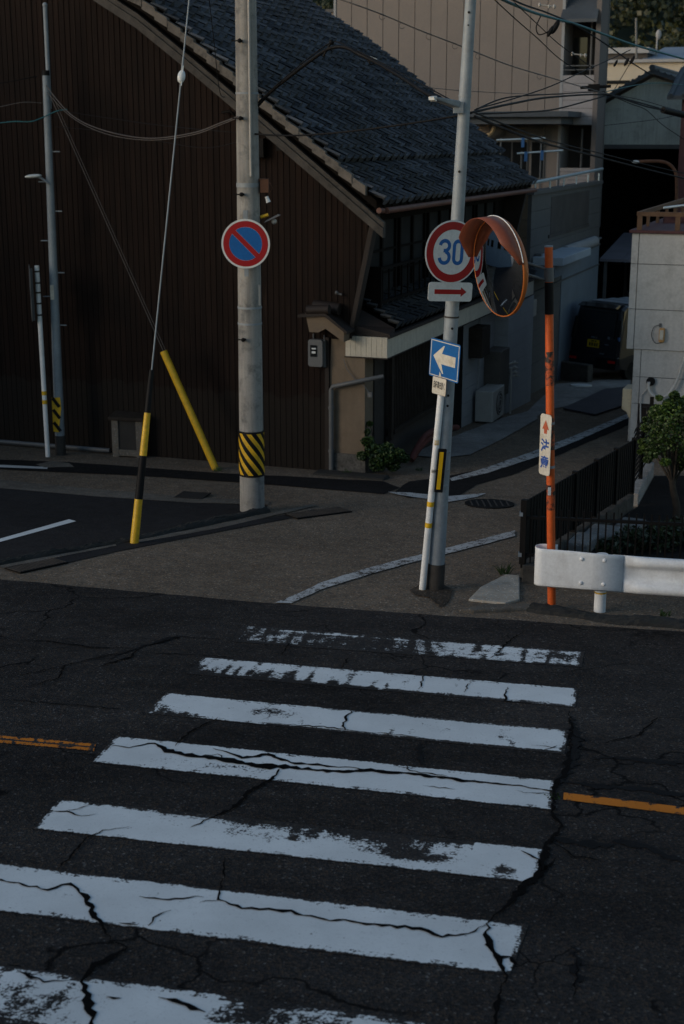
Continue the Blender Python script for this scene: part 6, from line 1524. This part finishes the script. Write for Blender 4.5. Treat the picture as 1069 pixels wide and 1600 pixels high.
cable('overhead_cable', [(845, 25, 17.5), (838, 42, 17.5), (842, 54, 17.5), (856, 50, 17.5), (862, 44, 17.5)], .010, M['black'], 'black loop of slack cable left of the dark splice pods')
cable('overhead_cable', [(985, 98, 23), (972, 120, 23), (957, 145, 23)], .008, M['black'], 'short steep wire linking two cables in front of the cream building')
cable('overhead_cable', [(945, 145, 22), (975, 155, 23), (1005, 165, 24), (1035, 172, 25), (1090, 182, 26)], .016, M['black'], 'thick black cable ending in the long dark splice sleeve')
cable('overhead_cable', [(950, 147, 22), (985, 162, 23.5), (1010, 172, 24.5), (1035, 195, 26), (1069, 218, 27), (1100, 240, 28)], .008, M['black'], 'thin wire slanting down over the green corrugated gable')
cable('overhead_cable', [(948, 143, 22), (1000, 132, 24), (1040, 130, 25), (1090, 136, 27)], .009, M['teal'], 'faint teal wire over the slate warehouse roof')
cable('overhead_cable', [(945, 146, 22), (1000, 156, 25), (1050, 170, 27), (1095, 180, 29)], .007, M['black'], 'thin upper wire over the green corrugated gable')
cable('overhead_cable', [(945, 196, 23), (1000, 190, 25), (1040, 184, 26), (1095, 172, 28)], .006, M['black'], 'faint level wire across the lower green corrugated gable')
cable('overhead_cable', [(620, 130, 16), (700, 140, 17), (800, 146, 18), (880, 148, 20)], .005, M['grey_cable'], 'faint level wire across the lower beige panels')
for (px, py, Y_, k, lab) in ((860, 49, 17.5, 1., 'left one of two dark cable splice pods near the top'), (868, 42, 17.6, 1.3, 'right one of two dark cable splice pods near the top'), (962, 99, 22, .8, 'small dark insulator left of the pair before the cream building'), (979, 97, 22.5, 1., 'dark insulator in the middle before the cream building'), (988, 94, 22.5, 1., 'dark insulator on the right before the cream building')):
    c = pt(px, py, Y_); mb = MB(); mb.ball(c, .07 * k, Vector((.034 * k, 0, .014 * k)), Vector((0, .034 * k, 0)), Vector((.022 * k, 0, .062 * k)), 12, 8); tag(mb.build('cable_pod', M['black'], at=c), lab, 'cable fitting', 'cable fittings')
mb = MB(); mb.tube([pt(1036, 172, 25), pt(1075, 181, 25.6)], .055, 10); tag(mb.build('splice_sleeve', M['black'], at=pt(1036, 172, 25)), 'long dark splice sleeve on the cable over the green gable', 'cable fitting')
c = pt(583, 92, 15.7); mb = MB(); mb.box(c, .085, .03, .03, Vector((.93, 0, -.36)), Vector((0, 1, 0)), Vector((.36, 0, .93))); tag(mb.build('cable_tag', M['lamp_cover'], at=c), 'small pale blue tag on the arching black cable', 'cable tag')
c = pt(518, 66, 16.2); mb = MB(); mb.tube([pt(505, 88, 16.3), pt(520, 62, 16.2)], .012, 6); mb.ball(c, .03); tag(mb.build('cable_clip', M['black'], at=c), 'dark clip at the top of the arching black cable', 'cable fitting')
for (px, py, Y_, lab) in ((905, 88, 19.5, 'pale insulators in front of the upper balcony'), (855, 12, 17.5, 'pale clamp on the cables at the top edge')):
    c = pt(px, py, Y_); mb = MB(); mb.tube([c - Vector((.10, 0, -.03)), c + Vector((.10, 0, .01))], .010, 6); mb.ball(c + Vector((-.09, 0, .03)), .017, None, None, Vector((0, 0, .026))); mb.ball(c + Vector((.02, 0, .012)), .015, None, None, Vector((0, 0, .024))); mb.ball(c + Vector((.08, 0, .01)), .018, None, None, Vector((0, 0, .028))); tag(mb.build('insulator', M['ac_white'], at=c), lab, 'insulator')
c = pt(928, 137, 22); mb = MB(); mb.box(c, .16, .1, .10); mb.tube([c - Vector((.2, 0, 0)), c + Vector((.25, 0, .02))], .025, 6); tag(mb.build('cable_clamp', M['black'], at=c), 'dark cable clamp where the wires meet at the balcony corner', 'cable fitting')
fa = LT(995, 80, TF + 2); mb = MB(); mb.tube([L(fa[0], TF + 2, fa[1] - .3), L(LT(994, 28, TF + 2)[0], TF + 2, LT(994, 28, TF + 2)[1])], .05, 6)
tag(mb.build('antenna_mast', M['meter'], at=L(fa[0], TF + 2, fa[1])), 'thin mast on the far cream building', 'mast')
fa = LT(1026, 80, TF + 4); mb = MB(); mb.tube([L(fa[0], TF + 4, fa[1] - .6), L(fa[0], TF + 4, fa[1] + .6)], .04, 6); mb.ball(L(fa[0] + .05, TF + 4, fa[1] + .7), .13, None, None, Vector((0, 0, .22)))
tag(mb.build('roof_vent', M['pale_wall'], at=L(fa[0], TF + 4, fa[1])), 'pale round roof vent on a thin stem before the hill', 'roof vent')

# house across the parking lot, seen in the traffic mirror
RHs = thing('neighbour_house', Vector((-19, 22, gz(-19, 22))), 'pale blue house beyond the parking lot, seen in the traffic mirror', 'house')
mb = MB()
for i in range(18): mb.box((-19, 22, gz(-19, 22) + .2 + i * .36), 7, 14, .352)
mb.build('wall', M['blue_roof'], RHs)
mb = MB(); mb.hexa([Vector((-23.2, 14.4, 5.6)), Vector((-14.9, 14.4, 5.6)), Vector((-14.9, 29.6, 5.6)), Vector((-23.2, 29.6, 5.6)), Vector((-19.1, 14.4, 8.2)), Vector((-18.9, 14.4, 8.2)), Vector((-18.9, 29.6, 8.2)), Vector((-19.1, 29.6, 8.2))]); mb.build('roof', M['slate_roof'], RHs)
for y in (17, 20, 24, 27):
    w_ = MB(); w_.box((-15.47, y, 2.6), .08, 1.7, 1.2); wf = w_.build('window', M['meter'], RHs); w_ = MB(); w_.box((-15.42, y, 2.6), .03, 1.55, 1.05); w_.build('pane', M['glass'], wf)
